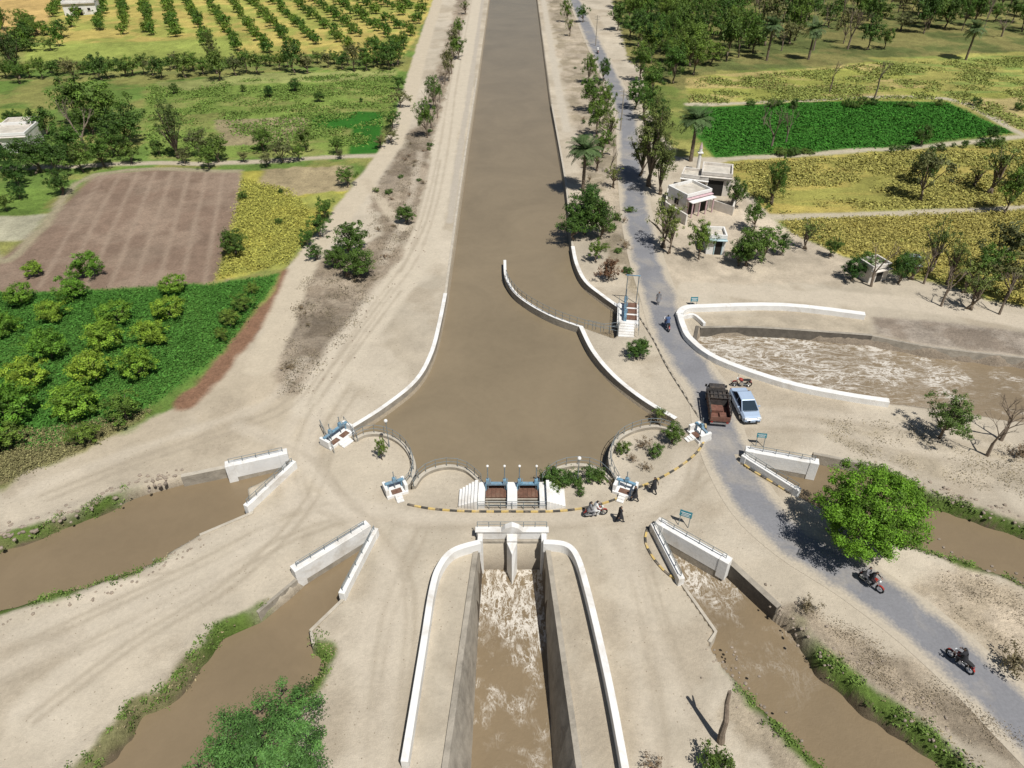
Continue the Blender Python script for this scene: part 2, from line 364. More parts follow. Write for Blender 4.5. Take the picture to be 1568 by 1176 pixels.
# ------------------------------------------------------------ terrain
def ax(segs):
    out=[]
    for a,b,st in segs: out+=list(np.arange(a,b,st))
    return np.array(out)
xs=ax([(-3200,-600,400),(-600,-250,50),(-250,-170,8),(-170,-60,.6),(-60,-32,.35),(-32,32,.18),(32,60,.35),(60,170,.6),(170,250,8),(250,600,50),(600,3300,400)])
ys=ax([(-600,0,100),(0,14,2),(14,72,.18),(72,110,.35),(110,170,.6),(170,300,1.2),(300,500,20),(500,3500,300)])
X,Y=np.meshgrid(xs,ys); X=X.ravel();Y=Y.ravel()
Z,SD=height(X,Y,True)
print('terrain h',len(X),time.time()-T0)
n1=fbm(X/9,Y/9,4,1); n2=fbm(X/2.3,Y/2.3,4,2); n3=fbm(X/30,Y/30,3,3); n4=fbm(X/5,Y/5,5,44); n5=fbm(X/1.1,Y/1.1,3,61)
SAND=np.array([.43,.375,.29])
col=np.empty((len(X),3)); col[:]=SAND; veg=np.zeros(len(X))
def paint(w,c,v):
    global veg
    w=np.clip(w,0,1)[:,None]; c=np.array(c) if not isinstance(c,np.ndarray) else c
    col[:]=col*(1-w)+c*w; veg=veg*(1-w[:,0])+v*w[:,0]
col*=(1+(n1-.5)*.50+(n2-.5)*.28)[:,None]
col*=np.where(n3[:,None]>.5,1.0,1.0-.28*(0.5-n3[:,None])*2*np.array([.8,1,1.3]))
paint(sst(.52,.66,n4)*.6,(.345,.29,.215),.15); paint(sst(.55,.7,fbm(X/7,Y/7,4,91))*.5,(.52,.46,.365),0)
nz=(n2-.5)*2
def fill(px,c,v,e=.5,a=1.0,sm=.5,mottle=.35,c2=None,an=(6,6)):
    poly=PX(px); sd=sdist(X,Y,poly,6.0)+nz*e; w=sst(-sm,sm,sd)*a
    c=np.array(c)
    k1=(1+(n1-.5)*mottle*2+(n2-.5)*mottle*1.2+(n5-.5)*mottle)[:,None]
    cc=c[None,:]*k1
    if c2 is not None:
        k=sst(.42,.60,fbm(X/an[0],Y/an[1],5,33))[:,None]; cc=cc*(1-k)+np.array(c2)[None,:]*k1*k
    paint(w,cc,v)
def line(px,c,v,wd,e=.3,a=1.0,sm=.4,sp=4):
    ln=smooth(PX(px),sp); d=ldist(X,Y,ln,6.0)+nz*e; paint((1-sst(wd/2-sm,wd/2+sm,d))*a,c,v)
GF=(.17,.235,.05); DG=(.03,.13,.014); SC=(.225,.18,.13); BR=(.205,.145,.105)
LB=[(672,0),(634,85),(617,150),(598,208),(575,243),(520,305),(462,385),(440,412),(410,470),(330,560),(280,622),(200,655),(100,700),(0,750)]
fill([('w',-32,3000)]+LB+[('w',-200,36),('w',-3000,36),('w',-3000,3000)],(.23,.23,.07),.7,1.0,c2=(.12,.19,.04))
fill([('w',-35,3000),(670,-10),(632,70),(608,92),(480,82),(330,92),(40,62),(60,0),('w',-250,320),('w',-250,3000)],(.42,.34,.10),.5,1.0,c2=(.28,.29,.07))
fill([(-200,0),(100,-10),(60,55),(-100,70)],(.46,.32,.12),.4)
fill([(225,128),(400,112),(608,105),(603,160),(590,195),(560,225),(525,238),(230,245),(215,190)],GF,.8,.6,c2=(.22,.24,.07),an=(12,4))
fill([(240,125),(400,113),(606,107),(604,120),(400,128),(245,140)],(.25,.27,.09),.6,.8)
fill([(330,60),(365,48),(360,90),(40,95),(35,70)],(.26,.30,.07),.7)
fill([(476,178),(548,170),(588,172),(580,235),(533,237),(540,196),(478,197)],DG,.6,.15,mottle=.18)
fill([(330,185),(470,180),(470,215),(340,225)],(.28,.235,.13),.7,.8)
fill([(-100,165),(60,165),(60,190),(-100,200)],(.22,.26,.06),.7)
fill([(-80,290),(90,290),(60,330),(-80,340)],(.13,.20,.04),.8)
fill([(-80,335),(75,330),(40,370),(-80,375)],(.36,.34,.24),.4)
fill([(145,268),(250,262),(368,262),(372,300),(352,368),(330,432),(230,440),(20,450),(-40,440),(0,398),(60,350)],BR,.4,.25,mottle=.22,c2=(.25,.185,.135))
for k in range(9):
    line([(160+k*26,266),(60+k*36,440)],(.30,.23,.17),.2,.5,.15,.8,.3,2)
line([(-20,375),(10,400),(70,345),(145,268),(365,262)],(.30,.26,.17),.4,1.3)
fill([(368,262),(440,258),(535,255),(530,300),(460,378),(440,408),(385,420),(330,430),(350,368),(372,300)],(.38,.34,.07),.6,.5,c2=(.28,.29,.07),an=(4,4))
fill([(400,258),(540,254),(535,290),(450,300),(400,285)],(.34,.275,.16),.6,1.0)
fill([(60,448),(330,434),(425,420),(395,470),(335,545),(262,600),(205,640),(100,690),(-60,740),(-200,700),(-200,440)],(.05,.145,.02),.7,.8,c2=(.08,.175,.03))
fill([(-100,640),(60,655),(150,640),(220,640),(120,690),(0,745),(-100,790)],(.20,.175,.085),.7,1.0)
line([(440,418),(425,455),(385,505),(330,570),(285,615)],(.23,.13,.08),.6,2.0,.6)
line([(-150,275),(40,258),(200,252),(330,250),(530,240),(590,238)],(.42,.36,.27),.2,1.8,.2)
line([(-150,128),(40,120),(240,112),(420,103),(615,95)],(.18,.19,.06),.7,2.5,.4)
fill([('w',-26,3000),(700,0),(676,85),(655,160),(620,220),(575,290),(570,320),(585,350),(560,375),(500,395),(462,430),(435,520),(425,575),(432,605),(465,600),(500,555),(545,500),(600,440),(632,350),(650,285),(668,200),(690,110),(718,0),('w',-17,3000)],SC,.65,1.4,.95,.8,c2=(.31,.255,.19),an=(2.5,2.5))
line([(672,-5),(645,80),(626,150),(606,212),(575,258),(525,330),(480,385),(458,420),(430,490),(400,560)],(.47,.405,.305),0,3.2,.3)
line([(560,275),(585,310),(620,350)],(.44,.375,.28),0,1.6,.4)
line([(731,0),(704,120),(683,210),(668,300),(640,390),(590,460),(530,540),(480,620)],(.49,.43,.335),0,4.0,.5)
line([(739,0),(722,120),(704,230),(689,340)],(.40,.355,.29),0,1.0,.2,1,.2)
for o in(0,16): line([(722+o*.4-6,0),(695+o*.6-4,120),(676+o*.8,210),(656+o,300),(626+o,390),(576+o,460),(520+o,540),(470+o,620)],(.37,.315,.24),.1,.35,.2,.6,.2)
fill([('w',11,3000),(838,0),(862,120),(885,235),(905,330),(935,400),(985,470),(1000,440),(972,330),(958,240),(925,130),(880,0),('w',26,3000)],(.38,.32,.24),.5,1.5,c2=(.28,.235,.165),an=(3,3))
line([(832,0),(852,120),(868,200)],(.45,.40,.32),0,1.5,.2)
fill([('w',45,3000),(960,-5),(985,90),(985,150),(1000,190),(1040,240),(1110,242),(1140,290),(1195,345),(1290,393),(1400,430),(1480,448),(1568,472),('w',200,58),('w',3000,58),('w',3000,3000)],(.26,.25,.075),.7,1.0,c2=(.15,.19,.045))
fill([('w',60,3000),(930,-30),(960,90),(1045,140),(1100,110),(1400,92),(1620,80),('w',300,215),('w',3000,3000)],(.20,.185,.065),.8,1.5,c2=(.11,.13,.04))
fill([(1050,120),(1330,95),(1620,82),(1620,230),(1450,152),(1055,160)],(.27,.28,.065),.8,.5,c2=(.38,.31,.12),an=(14,3.5))
fill([(1330,88),(1568,80),(1568,140),(1450,145)],(.19,.25,.06),.8,.5,c2=(.32,.30,.085),an=(12,3))
fill([(1568,150),(1700,150),(1700,215),(1568,212),(1470,152)],(.40,.33,.14),.5,.5)
fill([(1055,163),(1250,155),(1450,154),(1552,206),(1390,222),(1250,233),(1095,243),(1062,205)],(.028,.125,.012),.7,.25,mottle=.2,c2=(.06,.165,.022),an=(20,3))
for k in range(5): line([(1063,178+k*13),(1500,165+k*12)],(.10,.18,.03),.6,.5,.4,.6,.3,2)
fill([(1105,250),(1350,232),(1568,215),(1700,215),(1700,310),(1568,313),(1180,332),(1140,290)],(.38,.31,.085),.7,.5,c2=(.27,.26,.065),an=(14,3))
for k in range(6): line([(1125+k*6,255+k*12),(1350,240+k*12),(1620,222+k*15)],(.24,.23,.06),.7,.4,.5,.5,.3,2)
fill([(1195,336),(1568,318),(1700,318),(1700,500),(1568,470),(1440,432),(1290,392),(1215,358)],(.38,.32,.08),.6,.5,c2=(.26,.27,.065),an=(8,4))
for L in ([(1055,160),(1250,152),(1450,150),(1560,206),(1640,240)],[(1100,246),(1390,226),(1560,212)],[(1180,333),(1400,326),(1620,313)]): line(L,(.42,.37,.27),.2,1.7,.3)
fill([(1010,340),(1090,330),(1120,290),(1150,310),(1195,350),(1290,395),(1300,430),(1030,440)],(.44,.375,.285),.15,1.0)
fill([(1335,485),(1430,492),(1620,515),(1620,553),(1568,545),(1430,530),(1340,512)],(.34,.29,.235),.5,.3,c2=(.25,.205,.16),an=(2,2))
fill([(1075,482),(1330,490),(1335,512),(1160,502),(1070,500)],(.42,.36,.27),.1,.2)
line([(1060,440),(1200,452),(1350,462),(1480,478),(1620,500)],(.47,.41,.32),0,3.0,.6)
fill([(1200,935),(1270,1000),(1350,1060),(1440,1110),(1568,1190),(1568,1130),(1450,1060),(1330,975),(1230,920)],(.33,.27,.195),.6,1.5,.9,.8,c2=(.24,.195,.14),an=(2,2))
fill([(1430,860),(1568,905),(1620,1040),(1568,1060),(1470,960),(1400,900)],(.34,.28,.20),.55,1.5,.9,.8,c2=(.42,.35,.26),an=(2.5,2.5))
fill([(1130,975),(1180,1050),(1260,1130),(1330,1200),(1180,1200),(1100,1100)],(.37,.31,.225),.4,1.5)
fill([(1250,640),(1400,640),(1568,690),(1568,760),(1430,730),(1300,690)],(.37,.315,.23),.3,1.5,.8,1.0,c2=(.44,.38,.29),an=(3,3))
for L in ([(60,760),(200,705),(330,660),(430,620),(480,560)],[(0,1000),(150,930),(300,860),(420,800),(520,770),(640,800)],[(0,1040),(180,960),(330,880),(440,820),(540,785)],[(640,800),(780,800),(900,800),(1010,775),(1080,720)],[(0,900),(250,870)],[(560,1176),(575,1000),(600,900),(640,810)],[(1010,1176),(990,1000),(965,880),(930,815)],[(1568,700),(1400,660),(1250,640),(1120,640)],[(1100,900),(1200,1000)],[(480,620),(450,700),(480,780),(600,790)],[(600,440),(540,520),(480,600)],[(660,240),(640,330),(600,410)],[(530,600),(480,700),(560,800),(620,900),(600,1176)],[(1060,700),(1040,760),(980,820),(1000,920),(1060,1100)],[(40,1100),(200,980),(360,880),(470,760),(500,650)],[(380,660),(470,700),(560,790),(760,805)],[(1568,720),(1380,690),(1240,655),(1130,660)]):
    for o in(0,14): line([(a+o,b+o*.4) for a,b in L],(.335,.285,.215),0,.34,.15,.65,.2)
    line([(a-16,b-8) for a,b in L],(.50,.44,.35),0,1.2,.5,.5,.5)
for nme,r0 in(('ch2',8.5),('ch3',11),('ch4',12),('ch5',9)):
    sd=SD[nme]; poly=[c for c in CH if c[0]==nme][0][1]; far=sst(r0-1,r0+2,np.hypot(X-poly[0][0],Y-poly[0][1])+nz*1.5)
    w=sst(-.75,-.15,sd+nz*.7)*far
    gg=np.array((.095,.145,.03))[None,:]*(1+(n2-.5)*1.0)[:,None]; k=sst(.52,.7,n1)[:,None]; gg=gg*(1-k*.7)+np.array([.21,.17,.10])*k*.7
    paint(w,gg,.7)
    paint(sst(.28,.42,sd+nz*.15)*far,(.12,.095,.06),.2); paint(sst(0,.15,sd)*(1-far),(.22,.18,.13),.3)
sd=SD['ch6']; paint(sst(-.2,.2,sd),(.25,.205,.155),.4)
sd=SD['main']; paint(sst(-.05,.15,sd),(.33,.275,.2),.1)
paint(sst(-.1,.1,SD['ch1']),(.1,.08,.06),.1)
nx,ny=len(xs),len(ys)
me=bpy.data.meshes.new('ground'); me.vertices.add(nx*ny); me.vertices.foreach_set('co',np.stack([X,Y,Z],1).ravel())
i=np.arange(nx-1)[None,:]+nx*np.arange(ny-1)[:,None]; i=i.ravel(); q=np.stack([i,i+1,i+1+nx,i+nx],1).ravel()
nf=len(i); me.loops.add(nf*4); me.loops.foreach_set('vertex_index',q); me.polygons.add(nf); me.polygons.foreach_set('loop_start',np.arange(nf)*4)
me.polygons.foreach_set('use_smooth',np.ones(nf,bool)); me.update(calc_edges=True)
at=me.attributes.new('base','FLOAT_COLOR','POINT'); at.data.foreach_set('color',np.concatenate([np.clip(col,0.005,1),veg[:,None]],1).ravel())
ground=link(bpy.data.objects.new('ground',me))
m,nt,b=newmat('ground_soil_and_fields'); a=nd(nt,'ShaderNodeAttribute',attribute_name='base'); tc=nd(nt,'ShaderNodeTexCoord'); g=tc.outputs['Object']
f1=noise(nt,g,.7,6,.7,.3); f2=noise(nt,g,3.2,6,.75); f3=noise(nt,g,14,3,.7)
vg=a.outputs['Alpha']
k1=mrange(nt,vg,0,1,.14,.42); k2=mrange(nt,vg,0,1,.18,.85); k3=mrange(nt,vg,0,1,.14,.5)
def ctr(f,k): return mathn(nt,'MULTIPLY',mathn(nt,'SUBTRACT',f,.5),mathn(nt,'MULTIPLY',k,2.6))
s=mathn(nt,'ADD',mathn(nt,'ADD',ctr(f1,k1),ctr(f2,k2)),mathn(nt,'ADD',ctr(f3,k3),1.0)); s=mathn(nt,'MAXIMUM',s,.18)
v=nd(nt,'ShaderNodeVectorMath',operation='SCALE'); lk(nt,a.outputs['Color'],v.inputs[0]); lk(nt,s,v.inputs['Scale'])
vor=nd(nt,'ShaderNodeTexVoronoi'); vor.inputs['Scale'].default_value=2.4; lk(nt,g,vor.inputs['Vector'])
sp=mathn(nt,'MULTIPLY',mathn(nt,'LESS_THAN',vor.outputs['Distance'],.11),mathn(nt,'GREATER_THAN',noise(nt,g,.35,3),.48))
mx=nd(nt,'ShaderNodeMix',data_type='RGBA'); lk(nt,mathn(nt,'MULTIPLY',sp,.6),mx.inputs['Factor']); lk(nt,v.outputs[0],mx.inputs[6]); mx.inputs[7].default_value=(.18,.14,.095,1)
lk(nt,mx.outputs[2],b.inputs['Base Color']); b.inputs['Roughness'].default_value=.95; b.inputs['Specular IOR Level'].default_value=.15
bn=nd(nt,'ShaderNodeBump'); bn.inputs['Distance'].default_value=.25; lk(nt,mrange(nt,vg,0,1,.35,1),bn.inputs['Strength'])
lk(nt,mathn(nt,'ADD',mathn(nt,'MULTIPLY',f2,.8),mathn(nt,'MULTIPLY',f3,.3)),bn.inputs['Height']); lk(nt,bn.outputs[0],b.inputs['Normal'])
me.materials.append(m)
print('terrain',time.time()-T0)
# ------------------------------------------------------------ water
def watermat(name,base,foam=None,fd=20,axis=(1,.25,1),amt=1.0,rough=.22,tail=.15,rot=0):
    m,nt,b=newmat(name); tc=nd(nt,'ShaderNodeTexCoord'); g=tc.outputs['Object']
    f=noise(nt,g,.09,4,.6,.8); f2=noise(nt,g,1.2,4,.6,.8)
    k=mathn(nt,'ADD',mrange(nt,f,.3,.7,.90,1.10),mrange(nt,f2,.3,.7,-.03,.03))
    v=nd(nt,'ShaderNodeVectorMath',operation='SCALE'); v.inputs[0].default_value=base; lk(nt,k,v.inputs['Scale']); out=v.outputs[0]
    hgt=mathn(nt,'ADD',mathn(nt,'MULTIPLY',noise(nt,g,2.2,3,.6,.6),.6),mathn(nt,'MULTIPLY',noise(nt,g,7,2),.12)); bs=.14
    if foam is not None:
        ds=nd(nt,'ShaderNodeVectorMath',operation='DISTANCE'); ge=nd(nt,'ShaderNodeNewGeometry'); lk(nt,ge.outputs['Position'],ds.inputs[0]); ds.inputs[1].default_value=foam
        near=mathn(nt,'ADD',mathn(nt,'POWER',mrange(nt,ds.outputs['Value'],0,fd,1,0),1.6),tail)
        mp=nd(nt,'ShaderNodeMapping'); mp.inputs['Scale'].default_value=axis; mp.inputs['Rotation'].default_value=(0,0,rot); lk(nt,g,mp.inputs['Vector'])
        a1=noise(nt,mp.outputs[0],.8,6,.7,.9); a2=noise(nt,mp.outputs[0],2.2,6,.75,.8)
        def rid(n,w): return mrange(nt,mathn(nt,'ABSOLUTE',mathn(nt,'SUBTRACT',n,.5)),0,w,1,0)
        r=mathn(nt,'ADD',mathn(nt,'MULTIPLY',rid(a1,.035),.9),mathn(nt,'MULTIPLY',rid(a2,.035),.55))
        r=mathn(nt,'ADD',r,mathn(nt,'MULTIPLY',mrange(nt,noise(nt,mp.outputs[0],3.5,6,.8),.56,.66,0,1),.5))
        patch=mrange(nt,noise(nt,g,.35,4,.6,.5),.46,.62,0,1)
        patch=mathn(nt,'ADD',patch,mrange(nt,ds.outputs['Value'],0,fd*.35,.8,0))
        fo=mathn(nt,'MULTIPLY',mathn(nt,'MULTIPLY',r,patch),mathn(nt,'MULTIPLY',near,amt),clamp=True)
        fo=mathn(nt,'MULTIPLY',fo,.85)
        mx=nd(nt,'ShaderNodeMix',data_type='RGBA'); lk(nt,fo,mx.inputs['Factor']); lk(nt,out,mx.inputs[6]); mx.inputs[7].default_value=(.66,.62,.55,1); out=mx.outputs[2]
        hgt=mathn(nt,'ADD',hgt,mathn(nt,'MULTIPLY',mathn(nt,'ADD',a1,mathn(nt,'MULTIPLY',a2,.5)),mathn(nt,'MULTIPLY',near,2.0))); bs=.4
    lk(nt,out,b.inputs['Base Color']); b.inputs['Roughness'].default_value=rough; b.inputs['IOR'].default_value=1.33
    bn=nd(nt,'ShaderNodeBump'); bn.inputs['Strength'].default_value=bs; bn.inputs['Distance'].default_value=.15; lk(nt,hgt,bn.inputs['Height']); lk(nt,bn.outputs[0],b.inputs['Normal'])
    return m
def flat(name,poly,z,mat):
    tri=tessellate_polygon([[Vector((p[0],p[1],0)) for p in poly]]); me=bpy.data.meshes.new(name)
    me.from_pydata([(p[0],p[1],z) for p in poly],[],[tuple(t) for t in tri]); me.materials.append(mat)
    bm=bmesh.new(); bm.from_mesh(me); bm.normal_update()
    for f in bm.faces:
        if f.normal.z<0: f.normal_flip()
    bm.to_mesh(me); bm.free()
    return link(bpy.data.objects.new(name,me))
WB=(.205,.155,.095)
W_main=watermat('muddy_water_canal',(.212,.168,.108)); W_side=watermat('muddy_water_channel',WB,rough=.3)
flat('canal_water',main,-.75,W_main)
flat('channel_water',ch3,-.85,W_side); flat('channel_water',ch2,-.95,W_side)
W4=watermat('muddy_water_ch4',WB,P(1060,870,-1.15),13,(1,.55,1),1.5,.3,.0,.5); flat('channel_water',ch4,-1.15,W4); flat('channel_water',ch5,-.9,W_side)
W6=watermat('turbulent_water_east',(.215,.165,.105),P(1120,525,-1),75,(.38,1,1),1.5,.3,.12,.25); flat('channel_water',ch6,-1.0,W6)
W1=watermat('turbulent_water_south',WB,P(784,860,-3),22,(1,.42,1),3.0,.3,.03)
flat('channel_water',[(-3.2,36),(-3.2,-60),(3.2,-60),(3.2,36)],-3.0,W1)
# ------------------------------------------------------------ asphalt road
rp=smooth(PX([('w',60,700),(868,-30),(880,0),(907,60),(938,125),(958,175),(966,250),(975,330),(991,400),(1008,450),(1028,510),(1058,560),(1088,605),(1100,655),(1122,715),(1162,780),(1222,832),(1300,880),(1400,952),(1500,1040),(1568,1108),(1700,1240)]),10)
rp=resample(rp,1.0)
V=[];Fc=[];UV=[]
for i,p in enumerate(rp):
    a=Vector(rp[max(i-1,0)]);c=Vector(rp[min(i+1,len(rp)-1)]); d=(c-a).normalized(); n=Vector((-d.y,d.x))
    for k in range(9):
        t=k/8*2-1; q=Vector(p)+n*t*2.2; V.append((q.x,q.y,0)); UV.append(abs(t))
V=np.array(V); V[:,2]=height(V[:,0],V[:,1])+.02
for i in range(len(rp)-1):
    for k in range(8): o=i*9+k; Fc.append((o,o+1,o+10,o+9))
me=bpy.data.meshes.new('road'); me.from_pydata(V.tolist(),[],Fc); at=me.attributes.new('edge','FLOAT','POINT'); at.data.foreach_set('value',UV)
road=link(bpy.data.objects.new('road',me)); 
m,nt,b=newmat('dusty_asphalt'); a=nd(nt,'ShaderNodeAttribute',attribute_name='edge'); tc=nd(nt,'ShaderNodeTexCoord'); g=tc.outputs['Object']
fa=noise(nt,g,.35,5,.6,.3); fb=noise(nt,g,5,5,.7)
e=mathn(nt,'ADD',a.outputs['Fac'],mathn(nt,'ADD',mathn(nt,'MULTIPLY',mathn(nt,'SUBTRACT',fa,.5),.8),mathn(nt,'MULTIPLY',mathn(nt,'SUBTRACT',fb,.5),.4)))
fac=mrange(nt,e,.48,.84,0,1)
dust=mrange(nt,noise(nt,g,.18,5,.65,.5),.5,.75,0,.6)
v=nd(nt,'ShaderNodeVectorMath',operation='SCALE'); v.inputs[0].default_value=(.195,.195,.205); lk(nt,mathn(nt,'MULTIPLY',mrange(nt,fb,.25,.75,.85,1.15),mrange(nt,fa,.3,.7,.9,1.1)),v.inputs['Scale'])
mx=nd(nt,'ShaderNodeMix',data_type='RGBA'); lk(nt,mathn(nt,'MAXIMUM',fac,dust),mx.inputs['Factor']); lk(nt,v.outputs[0],mx.inputs[6])
v2=nd(nt,'ShaderNodeVectorMath',operation='SCALE'); v2.inputs[0].default_value=(.43,.375,.29); lk(nt,mrange(nt,fb,.25,.75,.82,1.15),v2.inputs['Scale']); lk(nt,v2.outputs[0],mx.inputs[7])
lk(nt,mx.outputs[2],b.inputs['Base Color']); b.inputs['Roughness'].default_value=.9; me.materials.append(m)
# ------------------------------------------------------------ walls / coping / kerbs / rails
def railing(pts,h=.9,z0=0,sp=1.1,name='railing',r=.028,mat=None):
    b=MB(); q=resample(pts,sp)
    for p in q: b.tube((p[0],p[1],z0-.05),(p[0],p[1],z0+h),r,n=5)
    for i in range(len(q)-1):
        for hh in(h,h*.55): b.tube((*q[i],z0+hh),(*q[i+1],z0+hh),r*.85,n=5)
    return b.obj(name,[mat or M_steel],recalc=False)
def coping(name,pts,w,z0,z1,mat,capmat=None): 
    b=MB(); b.strip(pts,w,z0,z1,0,1 if capmat else None); return b.obj(name,[mat]+([capmat] if capmat else []),bev=.02)
coping('canal_coping',MAINL,.42,-1.2,.12,M_conc,M_white)
coping('canal_coping',BANKR,.45,-1.2,.12,M_conc,M_white)
coping('canal_coping',BANKN,.45,-1.2,.12,M_conc,M_white)
coping('canal_coping',smooth(PX([(730,120),(713,230),(697,340),(682,450)]),4),.3,-1.2,.05,M_concl)
coping('canal_coping',smooth(PX([(877,378),(868,290),(859,235),(845,160)]),4),.3,-1.2,.05,M_concl)
for A in(ARC1,ARC2,ARC3,ARC4):
    coping('bastion_wall',A,.34,-1.4,.30,M_conc,M_concl); railing(A,.85,.3,.9)
GW=smooth(PX([(773,399),(775,425),(788,448),(812,467),(848,486),(890,501)]),6)
coping('guide_wall',GW,.34,-1.6,.1,M_conc,M_white); railing(GW[6:]+PX([(915,508),(945,514)]),.9,.1,.9)
railing(PX([(900,502),(925,508),(948,505)]),.9,.05,.9)
WL=smooth(PX([(619,1166),(634,1075),(650,975),(661,905),(672,868),(694,842),(735,829)],.8),6)
WR=smooth(PX([(832,829),(866,833),(884,852),(899,900),(918,978),(938,1070),(962,1200)],.8),6)
coping('flume_parapet_wall',WL,.42,-.1,.8,M_white); coping('flume_parapet_wall',WR,.42,-.1,.8,M_white)
b=MB()
for sg in(-1,1):
    secs=[]
    for y in np.linspace(34.1,-40,40):
        hw=float(hw1(y)); secs.append([(sg*(hw+.35),y,.03),(sg*(hw+.35),y,.13),(sg*hw,y,.13),(sg*2.28,y,-3.4),(sg*2.5,y,-3.5)])
    b.loft(secs,0,cap=False)
b.obj('flume_lining',[M_conc])
b=MB(); y0=34.1
b.box((-2.28,y0+.05,-1.3),(.36,1.0,3.9),0); b.box((2.28,y0+.05,-1.3),(.36,1.0,3.9),0)
b.box((0,y0+.1,-1.35),(.75,.9,3.8),0)
b.add([(-.37,y0-.35,-3.3),(.37,y0-.35,-3.3),(0,y0-1.5,-3.3),(-.37,y0-.35,.35),(.37,y0-.35,.35),(0,y0-.9,-.3)],[(0,2,5,3),(2,1,4,5),(3,5,4),(0,3,4,1)],0)
b.box((0,y0+.45,.4),(5.1,.40,.75),0); b.box((0,y0+.42,.86),(5.3,.52,.10),0)
b.add([(-.75,y0+.15,.95),(.75,y0+.15,.95),(.5,y0+.15,1.25),(0,y0+.15,1.5),(-.5,y0+.15,1.25),(-.75,y0+.6,.95),(.75,y0+.6,.95),(.5,y0+.6,1.25),(0,y0+.6,1.5),(-.5,y0+.6,1.25)],[(0,1,2,3,4),(9,8,7,6,5),(1,6,7,2),(2,7,8,3),(3,8,9,4),(4,9,5,0)],0)
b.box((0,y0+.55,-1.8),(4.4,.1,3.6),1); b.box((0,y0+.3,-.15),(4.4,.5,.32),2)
b.obj('flume_headwall',[M_white,M_dark,M_conc],bev=.02)
railing([(-2.5,y0+.62),(2.5,y0+.62)],.55,.9,.8)
def kerb(px,name='striped_kerb',seg=.55,w=.15,h=.11,mats=None):
    pts=resample(smooth(PX(px),6),seg); b=MB()
    for i in range(len(pts)-1):
        b.strip([pts[i],pts[i+1]],w,-.05,h,0 if i%2 else 1)
    return b.obj(name,mats or [M_yel,M_blk],recalc=False)
kerb([(624,773),(655,779),(700,783),(740,784),(785,784),(832,784),(870,782),(910,775),(945,764),(975,748)])
kerb([(975,748),(1010,733),(1045,712),(1070,690),(1080,668),(1080,650)])
kerb([(992,808),(988,830),(1000,855),(1020,878),(1036,888)])
kerb([(1133,706),(1150,720),(1180,738),(1210,756)]); kerb([(975,480),(1000,520),(1020,560),(1045,600),(1070,640)],'kerb',.5,.12,.08,[M_conc,M_blk])
def wing(a,b_,h0=-2.4,h1=.85,w=.45,name='bridge_parapet_wall',rail=True):
    p=P(*a)[:2];q=P(*b_)[:2]; b=MB(); b.strip([p,q],w,-.45,h1,0); b.strip([p,q],w-.03,h0,-.45,1); d=(Vector(q)-Vector(p)).normalized()
    for e in(p,q): b.box((e[0],e[1],(-.9+h1+.06)/2),(w+.08,w+.08,h1+.06+.9),0,math.atan2(d.y,d.x))
    b.obj(name,[M_white,M_conc],bev=.03)
    if rail: railing([p,q],.5,h1,1.0)
wing((560,817),(458,880),w=.62); wing((575,822),(527,915),w=.36,h1=.7)
wing((436,704),(355,722),w=.62); wing((450,718),(382,782),w=.36,h1=.7)
wing((1010,812),(1108,868),w=.62); wing((1000,815),(1040,893),w=.36,h1=.7)
wing((1145,700),(1243,718),w=.62); wing((1138,708),(1218,758),w=.36,h1=.7)
def head(a,b_,z=-2.3):
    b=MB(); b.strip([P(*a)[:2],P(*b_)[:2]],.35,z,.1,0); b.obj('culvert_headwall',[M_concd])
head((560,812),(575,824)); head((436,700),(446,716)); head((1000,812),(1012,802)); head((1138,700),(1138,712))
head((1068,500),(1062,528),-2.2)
coping('retaining_wall',PX([(278,731),(352,716)]),.4,-2,.2,M_conc,M_concl); coping('retaining_wall',PX([(306,820),(388,785)]),.22,-2,.1,M_concl)
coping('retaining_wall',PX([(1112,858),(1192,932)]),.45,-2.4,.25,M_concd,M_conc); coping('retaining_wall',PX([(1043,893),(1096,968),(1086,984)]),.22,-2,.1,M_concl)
coping('retaining_wall',PX([(458,884),(394,938)]),.22,-2,.08,M_conc); coping('retaining_wall',PX([(527,917),(476,966),(480,986)]),.22,-2,.1,M_concl)
coping('retaining_wall',PX([(1245,695),(1330,712)]),.3,-2,.1,M_conc)
E1=smooth(PX([(1040,480),(1048,471),(1075,468),(1200,466),(1325,480)],.6),4); coping('canal_parapet_wall',E1,.7,-.1,.6,M_white)
E2=smooth(PX([(1041,480),(1046,497),(1058,518),(1100,548),(1200,583),(1290,602),(1362,613)],.6),5); coping('canal_parapet_wall',E2,.6,-2.2,.6,M_white)
coping('canal_parapet_wall',smooth(PX([(1044,489),(1060,486),(1072,494),(1078,500)]),4),.3,-1,.45,M_white)
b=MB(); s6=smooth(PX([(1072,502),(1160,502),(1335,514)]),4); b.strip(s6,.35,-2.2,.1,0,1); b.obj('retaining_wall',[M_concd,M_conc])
b=MB(); s7=smooth(PX([(1335,514),(1430,532),(1568,548),(1750,572)]),4); b.strip(s7,.5,-1.4,.03,0,wt=.25); b.obj('retaining_wall',[M_conc])
